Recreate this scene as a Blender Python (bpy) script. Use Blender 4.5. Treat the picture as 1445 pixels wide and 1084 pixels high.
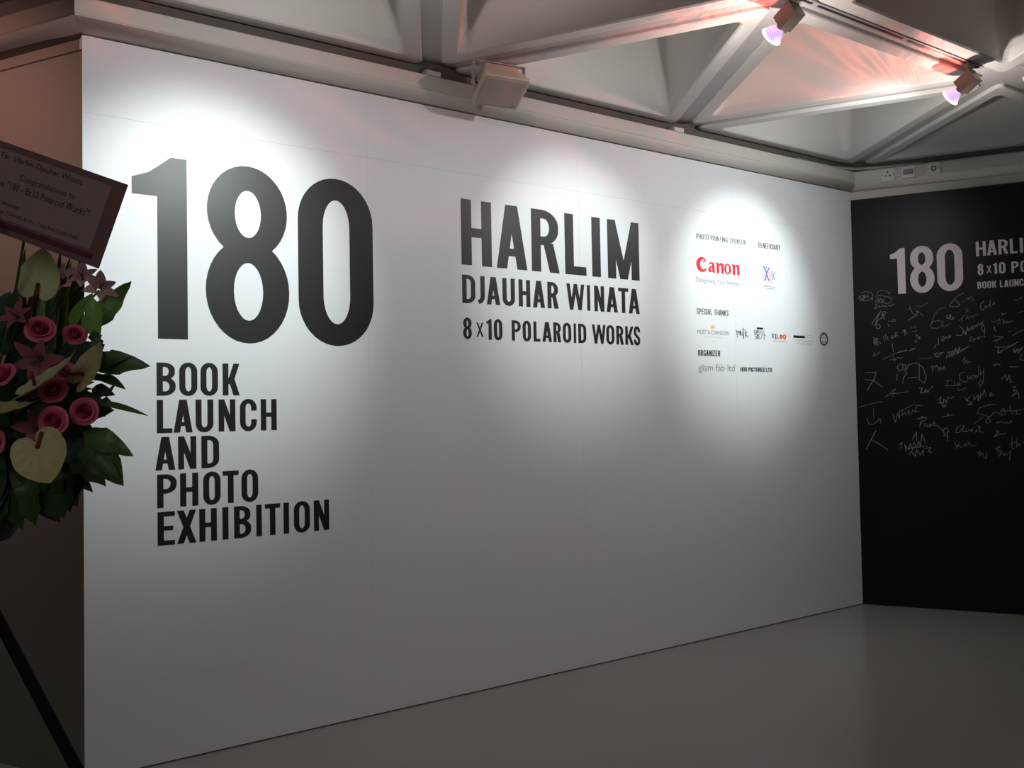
import bpy, math, random
from mathutils import Vector, Matrix
from mathutils.geometry import tessellate_polygon
random.seed(7)
S = bpy.context.scene
COL = S.collection
for o in list(bpy.data.objects): bpy.data.objects.remove(o)
R = math.radians

# ------------------------------------------------------------------ camera, world, exposure
cam_data = bpy.data.cameras.new('camera'); cam = bpy.data.objects.new('camera', cam_data); COL.objects.link(cam)
cam_data.sensor_width = 36; cam_data.lens = 31.947; cam_data.clip_start = 0.05
cam.matrix_world = Matrix(((0.99983, 0.01870, 0.0, 0), (0.00059, -0.03166, -0.99950, 0), (-0.01869, 0.99932, -0.03166, 1.5), (0, 0, 0, 1)))
S.camera = cam
S.view_settings.view_transform = 'Standard'; S.view_settings.look = 'None'
S.view_settings.gamma = 1; S.view_settings.exposure = 0.85; S.view_settings.use_curve_mapping = False
world = bpy.data.worlds.new('room_ambience'); S.world = world; world.use_nodes = True
bg = world.node_tree.nodes['Background']; bg.inputs[0].default_value = (0.95, 0.80, 0.78, 1); bg.inputs[1].default_value = 0.016

# ------------------------------------------------------------------ frames of the room (walls meet at 120 degrees)
P1 = Vector((-1.8072, 3.8279, 0)); P2 = Vector((2.6299, 6.9405, 0))
U = (P2 - P1).normalized(); N = Vector((U.y, -U.x, 0))           # white wall: along, towards the room
D = Vector((0.90668, -0.42183, 0)); M = Vector((D.y, -D.x, 0))     # black wall: along, towards the room
UP = Vector((0, 0, 1))
def frame(o, x, z):
    y = z.cross(x)
    return Matrix(((x.x, y.x, z.x, o.x), (x.y, y.y, z.y, o.y), (x.z, y.z, z.z, o.z), (0, 0, 0, 1)))
W1 = frame(P1, U, N)      # local x along wall, y up, z out of the wall
W2 = frame(P2, D, M)
W3 = frame(P1, D, M)      # dark left wall: local x negative runs away to the left
LEN = (P2 - P1).length
LAT = 1.86; H = 3.335       # ceiling lattice spacing and underside height
def w1(u, n, z): return P1 + U*u + N*n + UP*z
def w2(u, n, z): return P2 + D*u + M*n + UP*z
def w3(u, n, z): return P1 + D*u + M*n + UP*z

fill = bpy.data.lights.new('room_fill', 'AREA'); fill.shape = 'RECTANGLE'; fill.size = 3.5; fill.size_y = 2.0; fill.energy = 3.5; fill.color = (1.0, .93, .86)  # added unseen area light, fills the room from the right
fo = bpy.data.objects.new('room_fill', fill); COL.objects.link(fo); fo.matrix_world = Matrix.Translation(w1(4.2, 5.6, 3.25)) @ Matrix.Rotation(0.6, 4, 'Z')
# lamp u, aimed-at u, aimed-at z, beam, spill, upward leak
front = bpy.data.lights.new('front_fill', 'AREA'); front.size = 1.6; front.energy = 8.0; front.color = (1.0, .95, .94)  # added unseen light behind the camera, brightens the flowers
fo2 = bpy.data.objects.new('front_fill', front); COL.objects.link(fo2); fo2.matrix_world = Matrix.Translation((-.6, -2.2, 2.7)) @ Matrix.Rotation(R(72), 4, 'X')
SPOTS = [(0.80, 0.50, 2.20, 70, 21, 10), (2.605, 2.66, 2.36, 42, 16, 9.5), (4.10, 4.16, 2.30, 74, 29, 9), (-1.30, -1.9, 1.7, 1.5, .3, .4)]  # last one is an added, unseen lamp for the left wall

# ------------------------------------------------------------------ materials
def mat(name, col, rough=0.5, spec=0.5, var=0.06, scale=6.0, metal=0.0, bump=0.0, bscale=60.0, emit=None, es=0.0, trans=0.0, coat=0.0, back=None):
    m = bpy.data.materials.new(name); m.use_nodes = True
    nt = m.node_tree; b = nt.nodes['Principled BSDF']
    b.inputs['Roughness'].default_value = rough; b.inputs['Metallic'].default_value = metal
    b.inputs['Specular IOR Level'].default_value = spec
    b.inputs['Transmission Weight'].default_value = trans; b.inputs['Coat Weight'].default_value = coat
    tc = nt.nodes.new('ShaderNodeTexCoord'); nz = nt.nodes.new('ShaderNodeTexNoise'); nz.inputs['Scale'].default_value = scale
    nz.inputs['Detail'].default_value = 4
    nt.links.new(tc.outputs['Object'], nz.inputs['Vector'])
    mix = nt.nodes.new('ShaderNodeMix'); mix.data_type = 'RGBA'
    c1 = [max(0, c*(1-var)) for c in col]; c2 = [min(1, c*(1+var)) for c in col]
    mix.inputs[6].default_value = (*c1, 1); mix.inputs[7].default_value = (*(back or c2), 1)
    nt.links.new(nz.outputs['Fac'], mix.inputs[0]); nt.links.new(mix.outputs[2], b.inputs['Base Color'])
    if bump:
        n2 = nt.nodes.new('ShaderNodeTexNoise'); n2.inputs['Scale'].default_value = bscale
        bp = nt.nodes.new('ShaderNodeBump'); bp.inputs['Strength'].default_value = bump; bp.inputs['Distance'].default_value = 0.002
        nt.links.new(tc.outputs['Object'], n2.inputs['Vector']); nt.links.new(n2.outputs['Fac'], bp.inputs['Height'])
        nt.links.new(bp.outputs['Normal'], b.inputs['Normal'])
    if emit:
        b.inputs['Emission Color'].default_value = (*emit, 1); b.inputs['Emission Strength'].default_value = es
    return m
MT = {
 'panel': mat('white_laminate', (0.80, 0.82, 0.83), 0.42, 0.35, 0.012, 2, bump=0.03, bscale=25),
 'paint': mat('cream_paint', (0.66, 0.63, 0.57), 0.55, 0.3, 0.03, 3, bump=0.05, bscale=40),
 'coffer': mat('white_concrete_paint', (0.66, 0.65, 0.62), 0.6, 0.3, 0.03, 2.5, bump=0.08, bscale=30),
 'joint': mat('grey_joint_paint', (0.50, 0.485, 0.47), 0.6, 0.3, 0.04, 3),
 'recess': mat('shaded_recess', (0.17, 0.155, 0.135), 0.8, 0.2, 0.1, 5),  # shade above the cornice is put into this dark colour
 'gap': mat('dark_gap', (0.06, 0.055, 0.05), 0.8, 0.2, 0.1, 5),
 'leftwall': mat('shaded_cream_paint', (0.26, 0.235, 0.20), 0.6, 0.3, 0.03, 2),  # darker copy of the cream paint, with the left side's shade put in
 'blackwall': mat('black_laminate', (0.005, 0.005, 0.005), 0.38, 0.22, 0.15, 3, bump=0.03, bscale=20),
 'floor': mat('grey_epoxy_floor', (0.31, 0.30, 0.275), 0.22, 0.45, 0.04, 1.2, bump=0.02, bscale=8),
 'vinyl': mat('black_vinyl', (0.010, 0.010, 0.010), 0.46, 0.55, 0.1, 20, bump=0.04, bscale=50),
 'whitevinyl': mat('white_vinyl', (0.80, 0.72, 0.73), 0.5, 0.4, 0.02, 20),
 'chalk': mat('silver_pen', (0.27, 0.285, 0.285), 0.6, 0.3, 0.5, 6),
 'greyprint': mat('grey_print', (0.28, 0.29, 0.30), 0.5, 0.4, 0.05, 20),
 'paleprint': mat('pale_grey_print', (0.48, 0.48, 0.49), 0.5, 0.4, 0.05, 20),
 'redprint': mat('red_print', (0.78, 0.015, 0.03), 0.5, 0.4, 0.03, 20),
 'blueprint': mat('blue_print', (0.14, 0.18, 0.50), 0.5, 0.4, 0.15, 20),
 'cyanprint': mat('cyan_print', (0.03, 0.32, 0.72), 0.5, 0.4, 0.05, 20),
 'pinkprint': mat('pink_print', (0.85, 0.42, 0.48), 0.5, 0.4, 0.1, 20),
 'magprint': mat('magenta_print', (0.62, 0.02, 0.22), 0.5, 0.4, 0.05, 20),
 'greenprint': mat('green_print', (0.22, 0.52, 0.05), 0.5, 0.4, 0.05, 20),
 'orangeprint': mat('orange_print', (0.85, 0.20, 0.02), 0.5, 0.4, 0.05, 20),
 'goldprint': mat('gold_print', (0.80, 0.50, 0.22), 0.5, 0.4, 0.05, 20),
 'speaker': mat('cream_speaker_plastic', (0.60, 0.52, 0.42), 0.45, 0.4, 0.03, 12),
 'grille': mat('cream_speaker_grille', (0.44, 0.41, 0.37), 0.6, 0.3, 0.12, 420, bump=0.3, bscale=700),
 'bracket': mat('bracket_paint', (0.50, 0.46, 0.42), 0.45, 0.4, 0.04, 15),
 'steel': mat('dark_steel', (0.05, 0.05, 0.05), 0.4, 0.5, 0.1, 20, metal=0.6),
 'plate': mat('white_plastic_plate', (0.78, 0.74, 0.68), 0.35, 0.5, 0.02, 20),
 'green': mat('green_button', (0.10, 0.28, 0.06), 0.35, 0.5, 0.05, 20),
 'track': mat('track_white_metal', (0.36, 0.34, 0.33), 0.45, 0.5, 0.04, 12),
 'slot': mat('track_slot_black', (0.01, 0.01, 0.01), 0.5, 0.3, 0.1, 12),
 'lampbody': mat('grey_lamp_body', (0.20, 0.165, 0.13), 0.4, 0.5, 0.06, 20, metal=0.2),
 'lens': mat('lamp_lens', (0.9, 0.9, 0.9), 0.2, 0.5, 0.02, 30, emit=(1.0, 0.90, 0.92), es=2.6),
 'filament': mat('lamp_filament', (0.9, 0.9, 0.9), 0.2, 0.5, 0.02, 30, emit=(1.0, 0.25, 0.85), es=3.5),
 'carmount': mat('mauve_card', (0.22, 0.115, 0.12), 0.6, 0.3, 0.08, 8),
 'cardpaper': mat('pale_card_paper', (0.34, 0.255, 0.235), 0.6, 0.3, 0.05, 8),
 'ink': mat('dark_ink', (0.05, 0.035, 0.03), 0.6, 0.3, 0.05, 20),
 'ribbon': mat('maroon_print', (0.12, 0.03, 0.05), 0.6, 0.3, 0.1, 20),
 'leaf': mat('dark_green_leaf', (0.035, 0.085, 0.020), 0.40, 0.5, 0.35, 9, bump=0.1),
 'leaf2': mat('mid_green_leaf', (0.20, 0.42, 0.08), 0.42, 0.5, 0.3, 9, bump=0.1),
 'leafmid': mat('fresh_green_leaf', (0.075, 0.17, 0.04), 0.42, 0.5, 0.3, 9, bump=0.1),
 'leaf3': mat('grey_green_leaf', (0.055, 0.10, 0.07), 0.5, 0.4, 0.3, 9, bump=0.1),
 'stem': mat('green_stem', (0.07, 0.13, 0.04), 0.5, 0.4, 0.2, 20),
 'brownstem': mat('red_brown_spadix', (0.20, 0.035, 0.025), 0.5, 0.4, 0.2, 40),
 'rose': mat('pink_rose_petal', (0.62, 0.05, 0.13), 0.5, 0.3, 0.3, 30, back=(0.80, 0.16, 0.25)),
 'roseout': mat('pale_rose_petal', (0.74, 0.15, 0.24), 0.5, 0.3, 0.2, 30),
 'lily': mat('pale_pink_petal', (0.92, 0.52, 0.60), 0.5, 0.3, 0.08, 40, back=(0.95, 0.72, 0.74)),
 'darklily': mat('wine_petal', (0.36, 0.08, 0.13), 0.5, 0.3, 0.3, 40, back=(0.46, 0.18, 0.20)),
 'spathe': mat('green_white_spathe', (0.60, 0.68, 0.28), 0.32, 0.5, 0.15, 14, bump=0.5, bscale=60, back=(0.68, 0.70, 0.42)),
 'spathepink': mat('pinkish_spathe', (0.52, 0.60, 0.17), 0.32, 0.5, 0.15, 10, bump=0.5, bscale=60, back=(0.70, 0.56, 0.34)),
 'basket': mat('dark_basket', (0.03, 0.028, 0.02), 0.7, 0.3, 0.3, 40),
 'leg': mat('dark_stand_leg', (0.014, 0.009, 0.008), 0.85, 0.1, 0.15, 20),
}

def _glassrefl():
    # dichroic reflector glass lit from inside by the burner
    m = mat('dichroic_reflector_glass', (0.8, 0.7, 0.9), 0.25, 0.6, 0.05, 30, emit=(0.42, 0.22, 1.0), es=.55)
    nt = m.node_tree; w = nt.nodes.new('ShaderNodeTexWave'); w.inputs['Scale'].default_value = 60
    tc = nt.nodes.new('ShaderNodeTexCoord'); r = nt.nodes.new('ShaderNodeValToRGB')
    r.color_ramp.elements[0].color = (.35, .16, 1, 1); r.color_ramp.elements[1].color = (.95, .75, .95, 1)
    nt.links.new(tc.outputs['Object'], w.inputs['Vector']); nt.links.new(w.outputs['Fac'], r.inputs['Fac'])
    nt.links.new(r.outputs['Color'], nt.nodes['Principled BSDF'].inputs['Emission Color']); return m
MT['glassrefl'] = _glassrefl()

# ------------------------------------------------------------------ object helpers
def link(name, me, m, parent=None, mw=None):
    if m is not None and not me.materials: me.materials.append(MT[m] if isinstance(m, str) else m)
    o = bpy.data.objects.new(name, me); COL.objects.link(o)
    if parent is not None: o.parent = parent
    if mw is not None: o.matrix_local = mw
    return o
def mesh(name, vs, fs, smooth=False):
    me = bpy.data.meshes.new(name); me.from_pydata([tuple(v) for v in vs], [], fs); me.update()
    if smooth:
        for p in me.polygons: p.use_smooth = True
    return me
def tag(o, label=None, cat=None, group=None, kind=None):
    if label: o['label'] = label
    if cat: o['category'] = cat
    if group: o['group'] = group
    if kind: o['kind'] = kind
    return o
def empty(name, mw=None):
    o = bpy.data.objects.new(name, None); COL.objects.link(o); o.empty_display_size = 0.05
    if mw is not None: o.matrix_world = mw
    return o
def boxv(x0, x1, y0, y1, z0, z1, b=0.0):
    if b <= 0:
        v = [(x, y, z) for z in (z0, z1) for y in (y0, y1) for x in (x0, x1)]
        f = [(0, 2, 3, 1), (4, 5, 7, 6), (0, 1, 5, 4), (2, 6, 7, 3), (0, 4, 6, 2), (1, 3, 7, 5)]
        return v, f
    v = []   # chamfered on the +z side
    for z, i in ((z0, 0), (z1-b, 0), (z1, b)):
        v += [(x0+i, y0+i, z), (x1-i, y0+i, z), (x1-i, y1-i, z), (x0+i, y1-i, z)]
    f = [(3, 2, 1, 0), (8, 9, 10, 11)]
    for k in (0, 4):
        for j in range(4):
            a, c = k+j, k+(j+1) % 4; f.append((a, c, c+4, a+4))
    return v, f
class Acc:
    def __init__(s): s.v = []; s.f = []
    def add(s, v, f):
        k = len(s.v); s.v += [tuple(x) for x in v]; s.f += [tuple(i+k for i in q) for q in f]; return s
    def box(s, *a, b=0.0): return s.add(*boxv(*a, b=b))
    def tube(s, pts, r, n=8, r2=None):
        pts = [Vector(p) for p in pts]; rings = []
        up = Vector((0.31, 0.12, 0.94))
        for i, p in enumerate(pts):
            t = (pts[min(i+1, len(pts)-1)] - pts[max(i-1, 0)]).normalized()
            a = t.cross(up).normalized(); c = t.cross(a)
            rr = r if r2 is None else r + (r2-r)*i/(len(pts)-1)
            rings.append([p + (a*math.cos(2*math.pi*k/n) + c*math.sin(2*math.pi*k/n))*rr for k in range(n)])
        v = [q for g in rings for q in g]; f = []
        for i in range(len(pts)-1):
            for k in range(n):
                f.append((i*n+k, i*n+(k+1) % n, (i+1)*n+(k+1) % n, (i+1)*n+k))
        f.append(tuple(range(n))[::-1]); f.append(tuple((len(pts)-1)*n+k for k in range(n)))
        return s.add(v, f)
    def lathe(s, prof, n=20, cap0=True, cap1=True):
        v = [(r*math.cos(2*math.pi*k/n), r*math.sin(2*math.pi*k/n), z) for r, z in prof for k in range(n)]
        f = [(i*n+k, i*n+(k+1) % n, (i+1)*n+(k+1) % n, (i+1)*n+k) for i in range(len(prof)-1) for k in range(n)]
        if cap0: f.append(tuple(range(n))[::-1])
        if cap1: f.append(tuple((len(prof)-1)*n+k for k in range(n)))
        return s.add(v, f)
    def mesh(s, name, smooth=False): return mesh(name, s.v, s.f, smooth)

# ------------------------------------------------------------------ floor, walls
fl = link('floor', Acc().box(-9, 9, -6, 12, -0.1, 0).mesh('floor'), 'floor'); tag(fl, kind='structure')

def wall_mesh(x0, x1, zt, back, front): return Acc().box(x0, x1, 0, zt, back, front).mesh('wall')
WH = H + 0.62
wb = link('wall_back', wall_mesh(0.04, LEN+0.15, WH, -0.16, -0.062), 'paint', mw=W1); tag(wb, kind='structure')
wr = link('wall_right', wall_mesh(-0.12, 5.2, WH, -0.16, -0.032), 'paint', mw=W2); tag(wr, kind='structure')
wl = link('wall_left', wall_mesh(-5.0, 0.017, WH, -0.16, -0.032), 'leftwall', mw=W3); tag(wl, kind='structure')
# white sheets: three rows, four columns
cols = [0, 1.3289, 2.716, 4.07, LEN-0.002]; rows = [0.006, 0.372, 2.814, 3.147]
for i in range(4):
    for j in range(3):
        g = 0.00025
        me = Acc().box(cols[i]+g, cols[i+1]-g, rows[j]+g, rows[j+1]-g, -0.06, 0.0, b=0.0003).mesh('panel')
        link('panel', me, 'panel', wb)
link('shadow_gap', Acc().box(0.0, LEN, 0.0, 0.006, -0.06, -0.012).mesh('shadow_gap'), 'gap', wb)
# black board
for x0, x1 in ((0.001, 1.22), (1.2212, 2.44), (2.4412, 3.66), (3.6612, 4.88)):
    link('panel', Acc().box(x0, x1, 0.0, 3.078, -0.03, 0.0, b=0.0006).mesh('panel'), 'blackwall', wr)
link('shadow_gap', Acc().box(0.0, 4.9, 3.0785, 3.085, -0.031, -0.002).mesh('shadow_gap'), 'gap', wr)
# left wall, shade painted into its colour
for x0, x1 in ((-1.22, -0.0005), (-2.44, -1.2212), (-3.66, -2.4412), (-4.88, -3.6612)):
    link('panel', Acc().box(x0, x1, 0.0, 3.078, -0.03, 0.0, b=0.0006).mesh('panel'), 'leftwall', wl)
link('shadow_gap', Acc().box(-4.9, -0.002, 3.0785, 3.087, -0.031, -0.002).mesh('shadow_gap'), 'gap', wl)

# cornice, one length per wall, mitred at the corners
PROF = [(-0.058, 3.150), (0.008, 3.152), (0.030, 3.157), (0.050, 3.168), (0.063, 3.184), (0.068, 3.200), (0.0665, 3.204), (0.070, 3.208), (0.070, 3.278), (0.066, 3.284), (0.045, 3.284), (0.045, 3.262), (-0.058, 3.262)]
def mitre(p, na, nb, off): return p + (na+nb)*(off/(1+na.dot(nb)))
def cornice(name, fa, fb):
    v = []; n = len(PROF)
    for f in (fa, fb):
        for o, z in PROF: v.append(f(o) + UP*z)
    fs = [(i, (i+1) % n, n+(i+1) % n, n+i) for i in range(n)] + [tuple(range(n))[::-1], tuple(range(n, 2*n))]
    me = mesh(name, v, fs)
    for p in me.polygons[1:5]: p.use_smooth = True
    o = link(name, me, 'leftwall' if name == 'trim_3' else 'paint'); tag(o, kind='structure'); return o  # left length takes the copy with its shade painted in
cornice('trim_1', lambda o: mitre(P1, N, M, o), lambda o: mitre(P2, N, M, o))
cornice('trim_2', lambda o: mitre(P2, N, M, o), lambda o: P2 + D*4.9 + M*o)
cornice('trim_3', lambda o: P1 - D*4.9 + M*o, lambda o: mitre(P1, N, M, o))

# ------------------------------------------------------------------ triangular coffered ceiling
u0 = 1.72
def node(i, j):   # i along the wall, j rows into the room
    return P1 + U*(u0 + LAT*(i + 0.5*j)) + N*(LAT*math.sqrt(3)/2*j)
def fillet_tri(d, r, seg=6):
    """inset triangle (vertex up), rounded corners, centred"""
    rin = LAT/(2*math.sqrt(3)) - d; rc = 2*rin; out = []
    for k in range(3):
        a = R(90 + 120*k); c = Vector((math.cos(a), math.sin(a)))
        cen = c*(rc - 2*r)
        for s in range(seg+1):
            t = a - R(60) + R(120)*s/seg
            out.append(cen + Vector((math.cos(t), math.sin(t)))*r)
    return out
def coffer_mesh():
    rings = [(0.050, 0.03, 0.10), (0.050, 0.03, 0.006), (0.056, 0.03, 0.0), (0.128, 0.030, 0.0), (0.136, 0.030, 0.007), (0.150, 0.05, 0.05), (0.215, 0.10, 0.52), (0.25, 0.09, 0.56)]
    v = []; n = 21
    for d, r, z in rings: v += [(p.x, p.y, z) for p in fillet_tri(d, r)]
    f = [(i*n+k, i*n+(k+1) % n, (i+1)*n+(k+1) % n, (i+1)*n+k) for i in range(len(rings)-1) for k in range(n)]
    f.append(tuple((len(rings)-1)*n+k for k in range(n)))
    me = mesh('coffer', v, f)
    for i, p in enumerate(me.polygons):
        if i >= 5*n and i < 7*n: p.use_smooth = True
    me.materials.append(MT['coffer']); return me
CM = coffer_mesh()
ceil = link('ceiling', Acc().box(-9, 9, -6, 12, H+0.62, H+0.72).mesh('ceiling'), 'coffer'); tag(ceil, kind='structure')
def inside(p, tol=-0.02):
    a = (p-P1).dot(N); b = (p-P2).dot(M); c = (p-P1).dot(M)
    if b < tol: return False
    return a > tol or (c > tol and (p-P1).dot(U) < 0.2 and a > -3.0)
rest = Acc()
ang = math.atan2(U.y, U.x)
edges = set()
for i in range(-4, 6):
    for j in range(-2, 4):
        for up in (0, 1):
            tri = [(i, j), (i+1, j), (i, j+1)] if up else [(i+1, j), (i, j+1), (i+1, j+1)]
            pts = [node(*t) for t in tri]
            c = (pts[0]+pts[1]+pts[2])/3
            if not inside(c): continue
            if not all(inside(p, -0.25) for p in pts): continue
            if (c - Vector((0.6, 3.2, 0))).length > 4.6: continue
            a = ang + (0 if not up else math.pi)
            a = ang + (math.pi if up else 0)
            # vertex-up triangle in the lattice frame points to +N or -N; N is U turned by -90 degrees
            link('coffer', CM, None, ceil, Matrix.Translation(c + UP*H) @ Matrix.Rotation(a, 4, 'Z'))
            for x, y in ((0, 1), (1, 2), (2, 0)): edges.add(tuple(sorted((tri[x], tri[y]))))
SM = Acc().box(-LAT/2, LAT/2, -0.062, 0.062, 0.022, 0.06).mesh('joint_strip')
HM = Acc().lathe([(0.17, 0.020), (0.17, 0.075)], 6).mesh('joint_hub')
nodes_used = set()
for a, b in sorted(edges):
    pa, pb = node(*a), node(*b); d = pb-pa
    link('joint_strip', SM, 'joint', ceil, Matrix.Translation((pa+pb)/2 + UP*H) @ Matrix.Rotation(math.atan2(d.y, d.x), 4, 'Z'))
    nodes_used |= {a, b}
for a in sorted(nodes_used):
    p = node(*a)
    if (p-P1).dot(N) > 0.1: link('joint_hub', HM, 'joint', ceil, Matrix.Translation(p + UP*H) @ Matrix.Rotation(ang, 4, 'Z'))
# recess between cornice and the coffers, its shade painted in as grey-brown
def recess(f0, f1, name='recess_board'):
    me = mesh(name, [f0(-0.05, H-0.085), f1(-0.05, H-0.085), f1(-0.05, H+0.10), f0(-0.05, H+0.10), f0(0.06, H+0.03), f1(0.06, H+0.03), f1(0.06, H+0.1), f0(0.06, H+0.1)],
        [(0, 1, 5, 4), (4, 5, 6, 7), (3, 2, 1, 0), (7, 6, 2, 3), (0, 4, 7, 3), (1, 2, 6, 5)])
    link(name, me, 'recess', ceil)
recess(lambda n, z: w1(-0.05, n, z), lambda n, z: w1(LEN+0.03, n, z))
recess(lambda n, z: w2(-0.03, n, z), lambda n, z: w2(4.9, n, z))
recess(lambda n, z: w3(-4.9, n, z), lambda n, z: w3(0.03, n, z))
# ------------------------------------------------------------------ condensed signage alphabet (cap height 1)
def arc(cx, cy, rx, ry, a0, a1, n=10):
    return [(cx + rx*math.cos(R(a0+(a1-a0)*i/n)), cy + ry*math.sin(R(a0+(a1-a0)*i/n))) for i in range(n+1)]
def rrect(x0, y0, x1, y1, rx, ry, c=(1, 1, 1, 1), n=10):
    """counter-clockwise from bottom right; c: round br, tr, tl, bl"""
    p = []
    p += arc(x1-rx, y0+ry, rx, ry, -90, 0, n) if c[0] else [(x1, y0)]
    p += arc(x1-rx, y1-ry, rx, ry, 0, 90, n) if c[1] else [(x1, y1)]
    p += arc(x0+rx, y1-ry, rx, ry, 90, 180, n) if c[2] else [(x0, y1)]
    p += arc(x0+rx, y0+ry, rx, ry, 180, 270, n) if c[3] else [(x0, y0)]
    return p
def stroke(pts, w, ext=0):
    L, Rr = [], []
    for i, p in enumerate(pts):
        a = pts[max(i-1, 0)]; b = pts[min(i+1, len(pts)-1)]
        dx, dy = b[0]-a[0], b[1]-a[1]; l = math.hypot(dx, dy) or 1
        nx, ny = -dy/l*w/2, dx/l*w/2
        L.append((p[0]+nx, p[1]+ny)); Rr.append((p[0]-nx, p[1]-ny))
    return L + Rr[::-1]
def box2(x0, y0, x1, y1): return [[(x0, y0), (x1, y0), (x1, y1), (x0, y1)]]
def ring(x0, y0, x1, y1, s, t, c=(1, 1, 1, 1), ry=None, n=10):
    W = x1-x0; rx = W*0.5 if c[0] and c[2] else W*0.62; ry = ry or min(0.27, (y1-y0)*0.42)
    ir = (W-2*s)*(0.5 if c[0] and c[2] else 0.62); iy = max(0.03, ry-t*0.75)
    return [rrect(x0, y0, x1, y1, rx, ry, c, n), rrect(x0+s, y0+t, x1-s, y1-t, ir, iy, c, n)]
def diag(x0, y0, x1, y1, w): return [[(x0, y0), (x0+w, y0), (x1+w, y1), (x1, y1)]]
def glyph(ch, W, s, t):
    """list of polygons, each [outer, hole...]; W width, s stem, t bar thickness"""
    g = []
    if ch in 'I': return [box2(0, 0, W, 1)]
    if ch == 'H': return [box2(0, 0, s, 1), box2(W-s, 0, W, 1), box2(s, .5-t/2, W-s, .5+t/2)]
    if ch == 'L': return [box2(0, 0, s, 1), box2(s, 0, W, t)]
    if ch == 'T': return [box2(W/2-s/2, 0, W/2+s/2, 1-t), box2(0, 1-t, W, 1)]
    if ch == 'E': return [box2(0, 0, s, 1), box2(s, 0, W, t), box2(s, 1-t, W, 1), box2(s, .5-t*.45, W*.9, .5+t*.5)]
    if ch == 'F': return [box2(0, 0, s, 1), box2(s, 1-t, W, 1), box2(s, .5-t*.5, W*.9, .5+t*.45)]
    if ch == 'A':
        d = s*1.05; k = .22
        xl = (W/2-s*.6)*k
        return [diag(0, 0, W/2-s*.60, 1, d), diag(W-d, 0, W/2+s*.60-d, 1, d), box2(W*.2, k-t*.45, W*.8, k+t*.45)] if W < s*2 else \
               [diag(0, 0, W/2-s*.62, 1, d), diag(W-d, 0, W/2+s*.62-d, 1, d), box2(xl+d*.8, .2, W-xl-d*.8, .2+t*.85)]
    if ch == 'M':
        d = s*.95
        return [box2(0, 0, s, 1), box2(W-s, 0, W, 1), diag(W/2-d/2, 0, 0, 1, d), diag(W/2-d/2, 0, W-d, 1, d)]
    if ch == 'N': return [box2(0, 0, s*.95, 1), box2(W-s*.95, 0, W, 1), diag(W-s, 0, 0, 1, s)]
    if ch == 'U':
        return [[[(0, 1), (s, 1)] + [(x, y) for x, y in arc(W/2, .27, W/2-s, .27-t, 180, 360)] + [(W-s, 1), (W, 1)] + arc(W/2, .25, W/2, .26, 0, -180)]]
    if ch == 'J':
        return [[[(W-s, 1), (W, 1)] + arc(W-W*.95, .27, W*.95, .28, 0, -80, 8) + [(0, t*1.05)] + arc(0.02, .27, W-s-.02, .27-t, -80, 0, 8)]]
    if ch == 'D': return [ring(0, 0, W, 1, s, t, (1, 1, 0, 0), ry=.26)]
    if ch == 'P': return [ring(0, .42, W, 1, s, t, (1, 1, 0, 0), ry=.25), box2(0, 0, s, .45)]
    if ch == 'R':
        return [ring(0, .43, W*.97, 1, s, t, (1, 1, 0, 0), ry=.25), box2(0, 0, s, .45), diag(W-s*1.08, 0, W*.42, .47, s*1.08)]
    if ch == 'B':
        return [ring(0, .47, W*.96, 1, s, t*.95, (1, 1, 0, 0), ry=.22), ring(0, 0, W, .56, s, t*.95, (1, 1, 0, 0), ry=.24)]
    if ch == 'O' or ch == '0': return [ring(0, -.012, W, 1.012, s, t)]
    if ch == '8':
        c = W/2; q = s*.98
        out = arc(c, .288, c, .300, -90, 54, 16) + arc(c, .745, c*.96, .267, -53, 233, 30) + arc(c, .288, c, .300, 126, 270, 16)[:-1]
        return [[out, arc(c, .733, c*.95-q, .137, 0, 360, 28)[:-1], arc(c, .285, c-s, .167, 0, 360, 28)[:-1]]]
    if ch == '1': return [[[(W-s, 0), (W, 0), (W, 1), (W*.70, 1.0), (W*.52, .955), (W*.30, .905), (0, .870), (0, .778), (W-s, .778)]]]
    if ch in 'CG':
        o = arc(W/2, .73, W/2, .282, 0, 180, 14) + arc(W/2, .27, W/2, .282, 180, 360, 14)
        i = arc(W/2, .27, W/2-s, .27-t*.95, 360, 180, 14) + arc(W/2, .73, W/2-s, .27-t*.95, 180, 0, 14)
        e = .64 if ch == 'C' else .66
        b = .36 if ch == 'C' else .50
        g = [[[(W, e)] + o + [(W, b), (W-s, b)] + i + [(W-s, e)]]]
        if ch == 'G': g.append(box2(W*.5, .40, W, .40+t*.8)); g.append(box2(W-s*.8, 0, W, .45))
        return g
    if ch == 'S':
        m = s*.92; a = W-m
        pts = [(x, y) for x, y in arc(W/2, .75, a/2, .25-t/2+.012, 0, 180, 10)]
        pts = [(W-m/2, .70)] + pts + [(m/2, .66), (m*.75, .58), (W*.42, .50), (W-m*.85, .40), (W-m/2, .32)] + arc(W/2, .25, a/2, .25-t/2+.012, 0, -180, 10) + [(m/2, .30)]
        return [[stroke(pts, m)]]
    if ch == 'K': return [box2(0, 0, s, 1), diag(W-s*1.1, 0, s*.9, .55, s*1.08), diag(s*.72, .36, W-s*1.08, 1, s*1.05)]
    if ch == 'X': return [diag(0, 0, W-s*1.1, 1, s*1.1), diag(W-s*1.1, 0, 0, 1, s*1.1)]
    if ch == 'x': return [diag(0, .12, W-s*.5, .80, s*.5), diag(W-s*.5, .12, 0, .80, s*.5)]
    if ch == 'Y': return [box2(W/2-s/2, 0, W/2+s/2, .45), diag(W/2-s/2, .42, 0, 1, s), diag(W/2-s/2, .42, W-s, 1, s)]
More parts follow.
